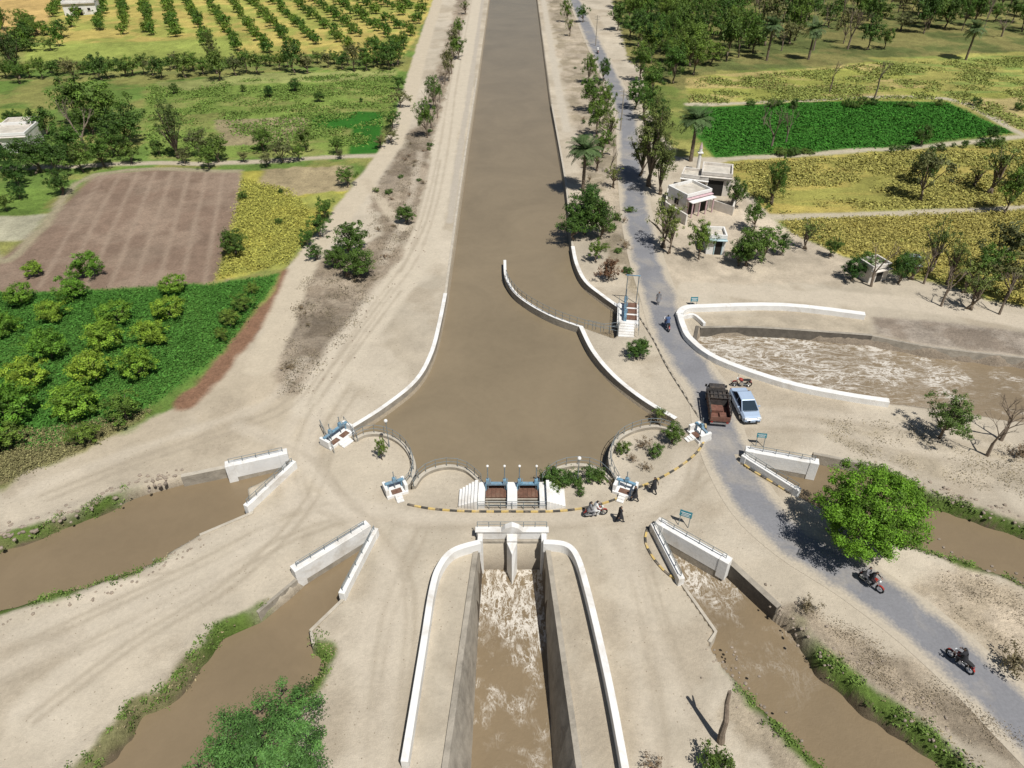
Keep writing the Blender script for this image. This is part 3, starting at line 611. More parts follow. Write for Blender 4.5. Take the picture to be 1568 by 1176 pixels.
# ------------------------------------------------------------ main regulator gate
b=MB()
yA,yB=37.35,39.9
for x,w in((-2.35,.55),(0,.8),(2.35,.55)):
    b.box((x,(yA+yB)/2,-.75),(w,yB-yA,2.1),0); b.box((x,(yA+yB)/2-.1,.38),(w*.9,yB-yA-.3,.16),0)
for sg in(-1,1):
    xc=sg*1.22
    b.box((xc,39.0,.06),(1.62,1.1,.10),1); b.box((xc,39.58,-.1),(1.62,.08,1.4),1)
    for k in range(5): b.box((xc-.65+k*.325,39.0,.13),(.06,1.1,.05),1)
    b.box((xc,37.95,-.9),(1.62,.95,.3),4)
    for k in range(4): b.box((xc,37.55+k*.27,-.02),(1.62,.09,.1),3)
    for dx in(-.5,.5):
        b.tube((xc+dx*1.3,39.3,.1),(xc+dx*1.3,39.3,2.5),.045,n=6,mat=5); b.ball((xc+dx*1.3,39.3,2.58),.11,0)
        b.box((xc+dx*1.3,39.3,1.0),(.3,.34,.42),2,tap=.8)
        b.torus((xc+dx*1.3+.22,39.3,1.0),.2,.02,mat=2,n=12,k=4)
    b.box((xc,39.3,.72),(1.7,.28,.14),2)
    b.box((xc-.8,39.3,.4),(.12,.3,.7),2); b.box((xc+.8,39.3,.4),(.12,.3,.7),2)
    for k in range(6): b.box((sg*(2.75+k*.24),38.35,.42-k*.07),(.24,2.3-.1*k,.16+.84-k*.14),0)
b.obj('canal_regulator_gate',[M_white,M_rust,M_blue,M_concl,M_dark,M_steel],bev=.01)
railing([(-2.6,37.3),(2.6,37.3)],.8,.0,.8)
def hoist(u,v,rz,name='sluice_gate_hoist',n=2,sc=1.0):
    x,y,_=P(u,v); b=MB(); b.M=Matrix.Translation((x,y,0))@Matrix.Rotation(rz,4,'Z')@Matrix.Scale(sc,4)
    w=n*1.1
    b.box((0,0,.1),(w+.6,1.3,.3),0); b.box((-w/2-.2,0,.5),(.25,1.1,.7),0); b.box((w/2+.2,0,.5),(.25,1.1,.7),0)
    b.box((0,.1,.95),(w+.4,.22,.14),1)
    for k in range(n):
        xx=-w/2+.55+k*1.1
        b.tube((xx,.1,.2),(xx,.1,1.9),.04,n=6,mat=2); b.box((xx,.1,1.2),(.3,.3,.36),1,tap=.75); b.torus((xx+.2,.1,1.2),.19,.02,mat=1,n=12,k=4)
        b.box((xx,-.3,.28),(.8,.5,.05),3); b.ball((xx,.1,1.95),.06,2,6,4)
    for sg in(-1,1):
        b.tube((sg*w/2,.1,.3),(sg*w/2,.1,1.0),.06,n=5,mat=1)
    for k in range(3): b.box((0,-.75-.25*k,.17-.05*k),(w*.5,.25,.26-.08*k),0)
    return b.obj(name,[M_white,M_blue,M_steel,M_rust],bev=.015)
hoist(517,672,math.radians(55)); hoist(606,752,math.radians(25),n=1); hoist(957,752,math.radians(-25),n=1); hoist(1070,668,math.radians(-65),n=1)
railing(PX([(492,655),(500,672),(512,694)]),.9,0,.9); railing(PX([(528,650),(548,676)]),.9,0,.8)
x,y,_=P(965,490); b=MB(); b.M=Matrix.Translation((x,y,0))@Matrix.Rotation(math.radians(-8),4,'Z')
b.box((-.3,.6,.2),(2.2,4.2,.5),0)
for k in range(6): b.box((-.4,-1.7-.32*k,.35-.06*k),(1.6,.32,.7-.12*k),0)
for k in range(3):
    yy=-.3+k*1.3; b.tube((-.6,yy,.4),(-.6,yy,2.4),.045,n=6,mat=2); b.box((-.6,yy,1.3),(.34,.34,.42),1,tap=.8); b.torus((-.4,yy,1.3),.22,.02,mat=1,n=12,k=4); b.box((.1,yy,.5),(1.1,.9,.06),3)
b.box((-.6,1.0,1.02),(.24,4.0,.14),1); b.box((-.6,-.95,.7),(.3,.2,.6),1); b.box((-.6,2.95,.7),(.3,.2,.6),1)
for sx in(-1.3,.8):
    for yy in np.arange(-3.4,2.8,.85): b.tube((sx,yy,.3),(sx,yy,1.3),.025,n=4,mat=2)
    b.tube((sx,-3.4,1.3),(sx,2.7,1.3),.025,n=4,mat=2); b.tube((sx,-3.4,.85),(sx,2.7,.85),.022,n=4,mat=2)
b.tube((-.6,3.6,0),(-.6,3.6,3.4),.05,n=6,mat=2); b.tube((.6,3.6,0),(.6,3.6,3.4),.05,n=6,mat=2); b.box((0,3.6,3.4),(1.5,.1,.1),1)
b.obj('offtake_gate',[M_white,M_blue,M_steel,M_rust],bev=.01)
def lamp(u,v,h=2.6,name='street_lamp'):
    x,y,_=P(u,v); b=MB(); b.tube((x,y,0),(x,y,.5),.07,.05,n=8,mat=0); b.tube((x,y,.5),(x,y,h),.04,.03,n=8,mat=0); b.tube((x,y,h),(x,y,h+.08),.09,.07,n=8,mat=0); b.ball((x,y,h+.22),.16,1,10,8); b.obj(name,[M_steel,M_white],recalc=False)
lamp(596,684); lamp(884,742)
def sign(u,v,rz,w=1.2,h=.7,z=.9,name='sign_board'):
    x,y,_=P(u,v); b=MB(); b.M=Matrix.Translation((x,y,0))@Matrix.Rotation(rz,4,'Z')@Matrix.Rotation(math.radians(-12),4,'X')
    for sx in(-1,1): b.tube((sx*w*.4,0,-.1),(sx*w*.4,0,z+h),.03,n=6,mat=1)
    b.box((0,-.05,z+h/2),(w,.05,h),0); b.box((0,-.08,z+h*.68),(w*.8,.01,h*.10),2); b.box((0,-.08,z+h*.42),(w*.6,.01,h*.08),2); b.box((0,-.08,z+h*.2),(w*.7,.01,h*.07),2)
    b.obj(name,[M_green,M_steel,M_white])
sign(1046,806,math.radians(-25),.9,.5); sign(1163,684,math.radians(-8),.8,.4); sign(1062,468,0,.8,.5,.5)
def upole(u,v,h=7):
    x,y,_=P(u,v); b=MB(); b.tube((x,y,0),(x,y,h),.12,.08,n=7); b.box((x,y,h-.4),(1.4,.1,.1),0); b.box((x,y,h-1.0),(1.0,.1,.1),0)
    for dx in(-.6,0,.6): b.ball((x+dx,y,h-.25),.07,1,6,4)
    b.obj('utility_pole',[M_conc,M_white],recalc=False)
upole(950,200); upole(912,70,7)
# ------------------------------------------------------------ vehicles
def sec(y,w,zb,zt,k=.82):
    h=w/2; return [(-h*.9,y,zb),(h*.9,y,zb),(h,y,zb+.15),(h,y,zt-.18),(h*k,y,zt),(-h*k,y,zt),(-h,y,zt-.18),(-h,y,zb+.15)]
def car(u,v,rz):
    x,y,_=P(u,v); b=MB(); b.M=Matrix.Translation((x,y,.02))@Matrix.Rotation(rz,4,'Z')
    b.loft([sec(-2.15,1.40,.35,.80),sec(-2.05,1.62,.25,.93),sec(-1.5,1.70,.2,.97),sec(-.6,1.72,.2,.95),sec(.6,1.72,.2,.93),sec(1.2,1.70,.2,.90),sec(1.8,1.62,.22,.80),sec(2.05,1.45,.28,.68),sec(2.15,1.25,.33,.60)],0)
    A=[(-.74,1.20,.90),(.74,1.20,.90)];B=[(-.58,.35,1.40),(.58,.35,1.40)];C=[(-.58,-.85,1.42),(.58,-.85,1.42)];D=[(-.70,-1.55,.96),(.70,-1.55,.96)]
    b.add(A+B,[(0,1,3,2)],1); b.add(C+D,[(0,1,3,2)],1)
    b.add([A[0],B[0],C[0],D[0]],[(0,1,2,3)],1); b.add([A[1],B[1],C[1],D[1]],[(3,2,1,0)],1)
    b.box((0,-.25,1.425),(1.22,1.3,.06),0,tap=.9)
    for sg in(-1,1):
        i=0 if sg<0 else 1
        for p,q in((A,B),(C,D)): b.tube(p[i],q[i],.045,n=5,mat=0)
        b.tube(B[i],C[i],.045,n=5,mat=0); b.tube((sg*.59,-.25,1.40),(sg*.75,-.25,.93),.035,n=4,mat=0)
        for yy in(1.35,-1.32):
            b.tube((sg*.70,yy,.31),(sg*.875,yy,.31),.31,n=18,mat=2); b.tube((sg*.86,yy,.31),(sg*.885,yy,.31),.19,n=10,mat=3)
        b.box((sg*.93,.72,.98),(.18,.1,.12),0); b.box((sg*.55,2.03,.68),(.36,.16,.14),4); b.box((sg*.6,-2.1,.78),(.28,.1,.16),5)
    b.box((0,2.13,.52),(.8,.06,.16),6); b.box((0,2.10,.36),(1.3,.12,.1),6); b.box((0,2.17,.44),(.45,.02,.12),0); b.box((0,1.28,.92),(1.2,.05,.02),6)
    b.obj('car',[M_carp,M_glass,M_rub,M_chrome,M_lamp,M_red,M_rub],bev=.015)
car(1139,628,heading((1127,600),(1150,645)))
def truck(u,v,rz,sc=.88):
    x,y,_=P(u,v); b=MB(); b.M=Matrix.Translation((x,y,.02))@Matrix.Rotation(rz,4,'Z')@Matrix.Scale(sc,4)
    b.loft([[(-.86,1.2,.5),(.86,1.2,.5),(.86,1.2,1.25),(.76,1.25,1.95),(-.76,1.25,1.95),(-.86,1.2,1.25)],[(-.86,2.3,.5),(.86,2.3,.5),(.86,2.3,1.25),(.76,2.0,1.95),(-.76,2.0,1.95),(-.86,2.3,1.25)],[(-.82,2.75,.5),(.82,2.75,.5),(.82,2.75,1.0),(.80,2.35,1.22),(-.80,2.35,1.22),(-.82,2.75,1.0)]],0)
    b.add([(-.74,2.36,1.28),(.74,2.36,1.28),(.68,2.06,1.86),(-.68,2.06,1.86)],[(0,1,2,3)],1); b.box((0,1.2,1.6),(1.3,.03,.4),1)
    for sg in(-1,1): b.add([(sg*.875,1.35,1.3),(sg*.875,2.15,1.3),(sg*.80,2.0,1.82),(sg*.79,1.4,1.82)],[(0,1,2,3)],1)
    b.box((0,-.75,.72),(1.9,3.7,.14),0); b.box((0,-.75,.81),(1.8,3.6,.04),4)
    for sg in(-1,1):
        b.box((sg*.94,-.75,1.1),(.06,3.7,.7),4)
        for k in range(7): b.box((sg*.98,-2.5+k*.58,1.25),(.06,.07,1.25),0)
        b.box((sg*.98,-.75,1.62),(.07,3.7,.07),0); b.box((sg*.98,-.75,1.86),(.07,3.7,.08),0)
        for yy in(1.8,-1.7): b.tube((sg*.62,yy,.38),(sg*.92,yy,.38),.38,n=16,mat=2); b.tube((sg*.9,yy,.38),(sg*.935,yy,.38),.2,n=10,mat=3)
        b.box((sg*.75,-2.64,.62),(.22,.06,.14),5); b.box((sg*1.0,2.2,1.5),(.2,.08,.3),2)
    b.box((0,1.06,1.35),(1.9,.06,1.2),0); b.box((0,-2.6,1.02),(1.9,.06,.55),4); b.box((0,-2.62,.5),(1.8,.1,.16),3)
    for xx in(-.45,0,.45): b.box((xx,.3,1.9),(.06,1.5,.05),0)
    for yy in(-.4,.2,.8): b.box((0,yy,1.95),(1.95,.06,.06),0)
    b.box((0,.35,1.35),(1.7,1.4,.9),0,tap=.9)
    b.box((-.2,-1.0,1.0),(1.2,.9,.35),4); b.box((.35,-1.9,.95),(.7,.7,.25),4)
    b.obj('cargo_truck',[M_truck,M_glass,M_rub,M_chrome,M_cargo,M_red],bev=.01)
truck(1096,629,heading((1098,650),(1090,600)))
# ------------------------------------------------------------ buildings
def house(u,v,w,d,h,rz,name,wall,trim=None,doors=((0,.9,2.0),),wins=(),porch=False,roof=None):
    x,y,_=P(u,v); b=MB(); b.M=Matrix.Translation((x,y,-.2))@Matrix.Rotation(rz,4,'Z')
    b.box((0,0,h/2),(w,d,h),0)
    for s_,c in(((w+.1,.2,.45),(0,-d/2,h+.2)),((w+.1,.2,.45),(0,d/2,h+.2)),((.2,d-.22,.44),(-w/2+.05,0,h+.2)),((.2,d-.22,.44),(w/2-.05,0,h+.2))): b.box(c,s_,0)
    b.box((0,0,h+.02),(w-.3,d-.3,.06),2); b.box((0,-d/2-.2,h-.2),(w+.2,.5,.10),1)
    for dx,dw,dh in doors:
        b.box((dx,-d/2-.01,dh/2+.1),(dw,.06,dh),3); b.box((dx,-d/2-.03,dh+.18),(dw+.3,.1,.12),1)
        for sg in(-1,1): b.box((dx+sg*(dw/2+.07),-d/2-.03,dh/2+.1),(.12,.1,dh),1)
    for dx in wins:
        b.box((dx,-d/2-.01,1.6),(.8,.06,.8),3); b.box((dx,-d/2-.04,1.16),(1,.12,.08),1)
    b.box((-w/2-.01,0,1.6),(.06,.8,.8),3)
    if porch:
        for k in range(4): b.tube((-w/2+.3+k*(w-.6)/3,-d/2-1.0,0),(-w/2+.3+k*(w-.6)/3,-d/2-1.0,h-.5),.1,n=8,mat=1)
        b.box((0,-d/2-.65,h-.45),(w,1.1,.12),0)
    return b.obj(name,[wall,trim or M_pink,roof or M_roof,M_dark],bev=.015)
house(1052,318,4.3,3.8,2.8,math.radians(30),'white_roadside_shop',M_white,M_pink,doors=((-1.1,1.1,2.1),(1.0,1.1,2.1)),porch=True)
house(1093,292,4.2,4.0,3.2,math.radians(-15),'plaster_house',M_plaster,M_plaster,doors=((0,2.2,2.4),))
house(1062,292,3.8,2.8,2.6,math.radians(-20),'plaster_house',M_plaster,M_white,wins=(-1.2,1.2))
house(1092,383,2.2,2.4,2.4,math.radians(-5),'small_white_hut',M_white,M_ltblue,doors=((.3,.8,1.9),))
house(15,228,9,6,3.2,math.radians(10),'white_farm_house',M_white,M_plaster,doors=((0,1,2),),wins=(-2.5,2.5))
house(40,215,5,5,3.0,math.radians(10),'plaster_house',M_plaster,M_plaster)
house(128,20,9,6,3.5,math.radians(15),'white_farm_house',M_white,M_plaster,wins=(-2.5,2.5))
house(1332,425,2.6,2.2,2.0,math.radians(20),'mud_hut',M_plaster,M_plaster)
house(1392,412,1.6,1.4,1.4,math.radians(-10),'small_white_hut',M_white,M_ltblue)
x,y,_=P(1068,262); b=MB(); b.tube((x,y,0),(x,y,3.6),.28,.24,n=10); b.box((x,y,2.9),(.8,.8,.1)); b.tube((x,y,3.6),(x,y,4.5),.27,.02,n=10,mat=1); b.obj('shrine_minaret',[M_white,M_pink])
coping('boundary_wall',PX([(1022,300),(1018,325),(1050,345)]),.25,-.2,1.5,M_plaster); coping('boundary_wall',PX([(1085,318),(1120,330),(1130,300)]),.25,-.2,1.3,M_plaster)
print('structures',time.time()-T0)
# ------------------------------------------------------------ trees
def leaves_mesh(name,br,centers,csize,nper,lsize,colr,seed,colvar=.45,flat_=.8,mat_extra=None,aspect=.55):
    r=np.random.default_rng(seed); C=np.asarray(centers); n=len(C)*nper
    ci=np.repeat(np.arange(len(C)),nper)
    d=r.normal(size=(n,3)); d/=np.linalg.norm(d,axis=1)[:,None]; rad=r.random(n)**.5
    cs=csize if np.isscalar(csize) else np.asarray(csize)[ci][:,None]
    pos=C[ci]+d*(rad[:,None]*cs)*np.array([1,1,flat_])
    out=pos-C.mean(0); out/=np.linalg.norm(out,axis=1)[:,None]+1e-6
    nrm=d*.55+out*.3+r.normal(size=(n,3))*.45+np.array([0,0,.6]); nrm/=np.linalg.norm(nrm,axis=1)[:,None]
    t=np.cross(nrm,r.normal(size=(n,3))); t/=np.linalg.norm(t,axis=1)[:,None]; bt=np.cross(nrm,t)
    L=lsize*(.6+.8*r.random(n))[:,None]; W=L*aspect
    V=np.stack([pos-t*L*.5,pos+bt*W*.5,pos+t*L*.5,pos-bt*W*.5],1).reshape(-1,3)
    cb=(1+colvar*(r.random(len(C))*2-1))[ci]*(1+.3*(r.random(n)*2-1)); base=np.array(colr)[None,:]*cb[:,None]
    yl=r.random(n)[:,None]; base=base*(1-yl*.25)+base*np.array([1.6,1.15,.8])*yl*.25
    nb=len(br.v); me=bpy.data.meshes.new(name); nq=n; bf=br.f; lens=[len(f) for f in bf]
    AV=np.concatenate([np.array(br.v).reshape(-1,3),V]) if nb else V
    me.vertices.add(len(AV)); me.vertices.foreach_set('co',AV.ravel())
    bl=np.array([i for f in bf for i in f],dtype=np.int64); ql=np.arange(nq*4)+nb; lo=np.concatenate([bl,ql]).astype(np.int32)
    ls=np.concatenate([np.concatenate([[0],np.cumsum(lens)])[:-1] if bf else np.array([]),np.arange(nq)*4+len(bl)]).astype(np.int32)
    me.loops.add(len(lo)); me.loops.foreach_set('vertex_index',lo); me.polygons.add(len(ls)); me.polygons.foreach_set('loop_start',ls)
    mi=np.concatenate([np.zeros(len(bf)),np.ones(nq)]).astype(np.int32); me.polygons.foreach_set('material_index',mi); me.update(calc_edges=True)
    at=me.attributes.new('Col','FLOAT_COLOR','POINT'); CC=np.ones((len(AV),4)); CC[:nb,:3]=.1; CC[nb:,:3]=np.clip(np.repeat(base,4,0),0,1); at.data.foreach_set('color',CC.ravel())
    me.materials.append(M_bark); me.materials.append(mat_extra or M_leaf); return me
def crown_tree(name,seed,Hh,R,zb,ncl,cs,nper,ls,col,trunks=1,tr=.12,lump=.3,biasr=.4,flat_=.8,colvar=.45,limb=10,aspect=.55,lean=0):
    r=random.Random(seed); b=MB(); zc=(zb+1)/2*Hh; hc=(1-zb)/2*Hh; ph=[r.uniform(0,6.28) for _ in range(6)]; C=[];S=[]
    for i in range(ncl):
        a=r.uniform(0,6.283); cz=r.uniform(-.85,1); sr=math.sqrt(max(0,1-cz*cz)); rr=r.random()**biasr
        k=1+lump*(math.sin(2*a+ph[0])*.4+math.sin(3*a+ph[1]+cz*2)*.5+math.sin(5*a+ph[2]-cz*3)*.4+math.sin(cz*5+ph[3])*.25)
        q=.86*k*rr; C.append((R*q*sr*math.cos(a)+lean,R*q*sr*math.sin(a),zc+hc*.88*rr*cz*(1+.12*math.sin(4*a+ph[4])))); S.append(cs*r.uniform(.6,1.35))
    hb=max(zb*Hh,.12*Hh)
    for t in range(trunks):
        bx,by=(r.uniform(-.15,.15)*trunks,)*2 if trunks>1 else (0,0); p=Vector((bx,by,-.1)); rad=tr*Hh*.28
        top=Vector((r.uniform(-.15,.15)*R+lean*.5,r.uniform(-.15,.15)*R,hb)); mid=(p+top)/2+Vector((r.uniform(-.1,.1),r.uniform(-.1,.1),0))*Hh*.2
        b.tube(p,mid,rad,rad*.8,7); b.tube(mid,top,rad*.8,rad*.65,7)
        for _ in range(limb//trunks):
            c=Vector(r.choice(C)); m1=top.lerp(c,.5)+Vector((r.uniform(-.1,.1),r.uniform(-.1,.1),.12))*R*.5
            b.tube(top,m1,rad*.45,rad*.28,5,cap=False); b.tube(m1,c,rad*.28,rad*.08,4,cap=False)
    return leaves_mesh(name,b,C,S,nper,ls,col,seed,colvar,flat_,aspect=aspect)
def palm_mesh(seed):
    r=random.Random(seed); b=MB()
    for k in range(9): b.tube((0,0,k*.6-.1),(0,0,k*.6+.5),.26-.01*k,.22-.01*k,8)
    V=[];Fq=[];cl=[]
    for k in range(46):
        a=r.uniform(0,6.28); el=r.uniform(-.5,1.3); L=r.uniform(1.9,2.6); p=Vector((0,0,5.2)); d=Vector((math.cos(a)*math.cos(el),math.sin(a)*math.cos(el),math.sin(el)))
        side=Vector((-math.sin(a),math.cos(a),0)); c=r.uniform(.7,1.3)
        for j in range(9):
            q=p+d*L/9; d=(d+Vector((0,0,-.13))).normalized(); up=side.cross(d)
            for sg in(-1,1):
                for e in(0,.5):
                    o=len(V); w=.5*math.sin((j+1.2)/10.5*math.pi)+.08; m=p.lerp(q,e); V+=[m,m+d*.06,m+d*.25+side*sg*w+up*.12,m+d*.2+side*sg*w*.96+up*.1-d*.06]; Fq.append((o,o+1,o+2,o+3)); cl+=[c]*4
            p=q
    nb=len(b.v); me=bpy.data.meshes.new('palm'); me.from_pydata(b.v+[tuple(v) for v in V],[],b.f+[tuple(i+nb for i in f) for f in Fq])
    me.polygons.foreach_set('material_index',[0]*len(b.f)+[1]*len(Fq)); at=me.attributes.new('Col','FLOAT_COLOR','POINT')
    cc=[.1,.1,.1,1]*nb
    for c in cl: cc+=[.11*c,.17*c,.06*c,1]
    at.data.foreach_set('color',cc); me.materials.append(M_bark); me.materials.append(M_leaf); return me
def bare_mesh(seed,Hh=7,r0=.2,depth=6,spread=.55):
    r=random.Random(seed); b=MB()
    def br(p,d,L,rad,k):
        q=p+d*L; b.tube(p,q,rad,rad*.72,6 if k>3 else 4,cap=False)
        if k==0 or rad<.012: return
        for _ in range(2 if r.random()<.7 else 3):
            nd_=(d+Vector((r.uniform(-1,1),r.uniform(-1,1),r.uniform(-.35,.6)))*spread).normalized(); br(q,nd_,L*r.uniform(.62,.86),rad*r.uniform(.5,.72),k-1)
    br(Vector((0,0,-.2)),Vector((r.uniform(-.1,.1),r.uniform(-.1,.1),1)).normalized(),Hh*.27,r0,depth); return b.mesh('bare',[M_deadbark])
K={}
def reg(k,dims,l): K[k]=(dims,l)
reg('citrus',(3.6,2.3),[crown_tree('citrus_%d'%i,10+i,3.6,2.3,.06,80,.42,64,.19,(.15,.28,.03),tr=.1,lump=.22,biasr=.3,colvar=.45) for i in range(4)])
reg('dark',(5,2.7),[crown_tree('dark_%d'%i,20+i,5,2.7,.14,85,.52,60,.22,(.052,.115,.02),lump=.36,trunks=2) for i in range(4)])
reg('mid',(6,3),[crown_tree('mid_%d'%i,30+i,6,3,.18,75,.54,55,.24,(.095,.175,.028),lump=.44,biasr=.5) for i in range(5)])
reg('far',(7,3.4),[crown_tree('far_%d'%i,40+i,7,3.4,.16,60,.72,36,.40,(.075,.14,.026),lump=.44,biasr=.5,limb=6) for i in range(5)])
reg('olive',(7,3.0),[crown_tree('olive_%d'%i,50+i,7,3.0,.2,50,.66,36,.34,(.13,.145,.055),lump=.46,biasr=.55,limb=8) for i in range(4)])
reg('tall',(12,3.0),[crown_tree('tall_%d'%i,60+i,12,3.0,.12,120,.64,50,.24,(.09,.135,.035),lump=.45,biasr=.5,limb=16) for i in range(2)])
reg('sparse',(6,2.6),[crown_tree('sparse_%d'%i,70+i,6,2.6,.25,42,.48,34,.21,(.15,.20,.05),lump=.5,biasr=.65,limb=26,trunks=2) for i in range(3)])
reg('row',(3.2,2.0),[crown_tree('row_%d'%i,80+i,3.2,2.0,.05,30,.56,26,.38,(.10,.19,.025),lump=.32,biasr=.4,limb=4) for i in range(4)])
reg('shrub',(1.4,1.1),[crown_tree('shrub_%d'%i,90+i,1.4,1.1,.0,45,.28,40,.13,(.08,.145,.028),lump=.35,limb=6) for i in range(3)])
reg('dry',(1.2,1.1),[crown_tree('dry_%d'%i,100+i,1.2,1.1,.0,30,.28,22,.12,(.20,.165,.10),lump=.5,biasr=.7,limb=14) for i in range(3)])
reg('red',(2.6,1.5),[crown_tree('red_%d'%i,110+i,2.6,1.5,.1,60,.3,44,.14,(.16,.085,.05),lump=.4,limb=10) for i in range(1)])
reg('acacia',(4.2,2.3),[crown_tree('acacia_%d'%i,120+i,4.2,2.3,.22,130,.34,56,.13,(.10,.17,.04),lump=.5,biasr=.55,limb=26,trunks=2,tr=.09) for i in range(2)])
reg('palm',(6,2.5),[palm_mesh(1),palm_mesh(2)])
reg('bare',(7,3),[bare_mesh(s) for s in(3,5,8,12)])
HERO1=crown_tree('hero1',201,7.0,4.25,.08,300,.54,160,.15,(.12,.255,.022),lump=.15,biasr=.26,limb=40,tr=.16,colvar=.45,aspect=.5)
HERO2=crown_tree('hero2',202,6.0,4.1,.15,240,.52,150,.14,(.085,.19,.045),lump=.28,biasr=.32,limb=36,tr=.14,colvar=.55,aspect=.42)
print('tree meshes',time.time()-T0)
def tree(kind,u,v,h,r,name='tree',base=False,parent=None,xy=None,tilt=0):
    (H0,R0),l=K[kind]; x,y=xy if xy else P(u,v,0 if base else .55*h)[:2]
    o=bpy.data.objects.new(name,random.choice(l)); link(o); z=float(height(np.array([x]),np.array([y]))[0]) if abs(x)>20 else 0
    o.location=(x,y,max(z,-.3)); o.rotation_euler=(tilt,0,random.uniform(0,6.28)); k=random.uniform(.9,1.1); o.scale=(r/R0*k,r/R0/k,h/H0*random.uniform(.9,1.1))
    if parent: o.parent=parent
    return o
def empty(n): e=bpy.data.objects.new(n,None); link(e); return e
def S(v): return 4.62+.02*v
for u,v,rp_ in[(130,405,26),(263,432,24),(105,440,26),(78,472,26),(28,450,22),(8,495,24),(172,475,27),(255,468,26),(157,510,31),(230,506,28),(68,527,31),(207,556,33),(135,560,33),(35,570,36),(110,608,38),(8,618,42),(-45,560,40),(-45,480,35),(-45,670,40),(48,410,18)]:
    r=rp_/S(v)*1.02*random.uniform(.9,1.08); tree('citrus',u,v,r*1.5,r,'citrus_tree')
for u,v,rp_ in[(185,620,34),(128,662,26),(5,668,30),(372,462,20),(350,485,20),(338,512,14),(385,440,14)]:
    r=rp_/S(v); tree('mid',u,v,r*1.5,r,'shrub')
for u,v,rp_,k in[(355,367,26,'dark'),(370,298,9,'dark'),(427,338,7,'dark'),(470,362,17,'mid'),(482,385,15,'dark'),(497,318,20,'mid'),(488,345,20,'mid'),(535,362,30,'dark'),(545,398,30,'dark'),(512,392,20,'dark'),(620,325,18,'dark'),(531,268,18,'mid'),(265,133,9,'dark'),(411,139,10,'dark'),(450,129,11,'dark'),(488,146,10,'dark'),(372,136,6,'dark'),(553,152,4,'dark'),(430,292,5,'dark'),(520,385,14,'mid')]:
    r=rp_/S(v); tree(k,u,v,r*1.7,r,'field_tree')
for u,v,rp_ in[(110,150,34),(155,155,38),(185,185,32),(60,185,24),(100,212,30),(150,225,28),(45,232,30),(195,232,18),(20,262,22),(88,278,20),(25,290,14),(5,310,14),(130,178,26),(20,180,16),(75,235,26),(120,240,22),(170,210,26),(5,240,20)]:
    r=rp_/S(v); tree(random.choice(['far','mid','dark']),u,v,r*1.9,r,'shade_tree')
tree('bare',115,185,9,4.2,'bare_tree'); tree('tall',257,185,11,2.2,'tall_tree'); tree('tall',322,72,10,2.0,'tall_tree'); tree('tall',10,70,12,3,'tall_tree')
for u,v,rp_ in[(300,218,22),(330,225,22),(315,240,18),(400,210,20),(430,228,20),(405,240,14),(465,212,18),(455,232,14),(515,222,14),(240,225,14),(280,238,14),(372,238,10),(520,235,9),(610,125,12),(612,150,14),(600,180,16),(598,205,14),(582,215,12)]:
    r=rp_/S(v); tree(random.choice(['mid','olive','far']),u,v,r*1.8,r,'roadside_tree')
par=empty('distant_tree_row')
u=-80
while u<625:
    rp_=random.uniform(9,18); v=107-u*.028+random.uniform(-6,4); r=rp_/S(v); tree(random.choice(['far','mid','olive','far']),u,v-4,r*random.uniform(1.5,2.8),r,'row_tree',parent=par); u+=rp_*random.uniform(.7,1.3)
for u,v,rp_ in[(600,75,20),(575,72,18),(530,85,12),(470,92,10),(618,60,12),(560,90,14)]:
    r=rp_/S(v); tree('mid',u,v,r*2,r,'row_tree',parent=par)
for k in range(26): tree(random.choice(['far','mid','row']),random.uniform(-60,100),random.uniform(18,70),random.uniform(3,6),random.uniform(2,3),'row_tree',parent=par)
for u,v in[(712,8),(702,38),(694,62),(690,85),(680,105),(662,120),(672,128),(655,150),(668,150),(660,172),(652,178),(700,70),(686,95),(664,138)]:
    tree(random.choice(['sparse','olive','mid','bare','bare']),u,v,random.uniform(4.5,7.5),random.uniform(1.6,2.6),'canal_bank_tree')
par=empty('orchard_rows'); A=PX([('w',-38,380),(668,-5),(640,55),(608,85),(480,80),(330,88),(300,60),(120,48),(60,20),('w',-210,380)]); an=math.radians(24)
ii=[]
for i in range(-60,60):
    for j in range(-60,60):
        gx,gy=i*6.4,j*5.0; x=-90+gx*math.cos(an)-gy*math.sin(an); y=240+gx*math.sin(an)+gy*math.cos(an); ii.append((x,y))
ii=np.array(ii); sd=sdist(ii[:,0],ii[:,1],A)
for (x,y),s in zip(ii,sd):
    if s>1 and random.random()<.9: tree('row',0,0,random.uniform(2.0,3.8),random.uniform(1.2,2.2),'orchard_tree',parent=par,xy=(x+random.uniform(-.6,.6),y+random.uniform(-.6,.6)))
par=empty('woodland')
A=PX([('w',50,380),(945,-20),(962,60),(1000,112),(1050,125),(1130,92),(1250,78),(1400,74),(1640,56),('w',230,230),('w',230,380)])
r_=np.random.default_rng(3); pts=r_.random((2600,2))*np.array([210,210])+np.array([25,165]); sd=sdist(pts[:,0],pts[:,1],A); gap=fbm(pts[:,0]/16,pts[:,1]/16,3,21); acc=[]
for p,s,gv in zip(pts,sd,gap):
    if s>0 and (gv<.58 or p[0]<60) and all((p[0]-q[0])**2+(p[1]-q[1])**2>20 for q in acc):
        acc.append(p); tree(random.choice(['far','far','olive','mid','mid','bare'] if p[0]>60 else ['far','mid','mid']),0,0,random.uniform(5,12),random.uniform(2.2,4.2),'woodland_tree',parent=par,xy=(p[0],p[1]))
for u,v in[(1245,60),(1180,62),(1490,60)]: tree('palm',u,v,8,3,'date_palm')
tree('palm',895,253,7,3.0,'date_palm'); tree('palm',1064,205,8,3.4,'date_palm')
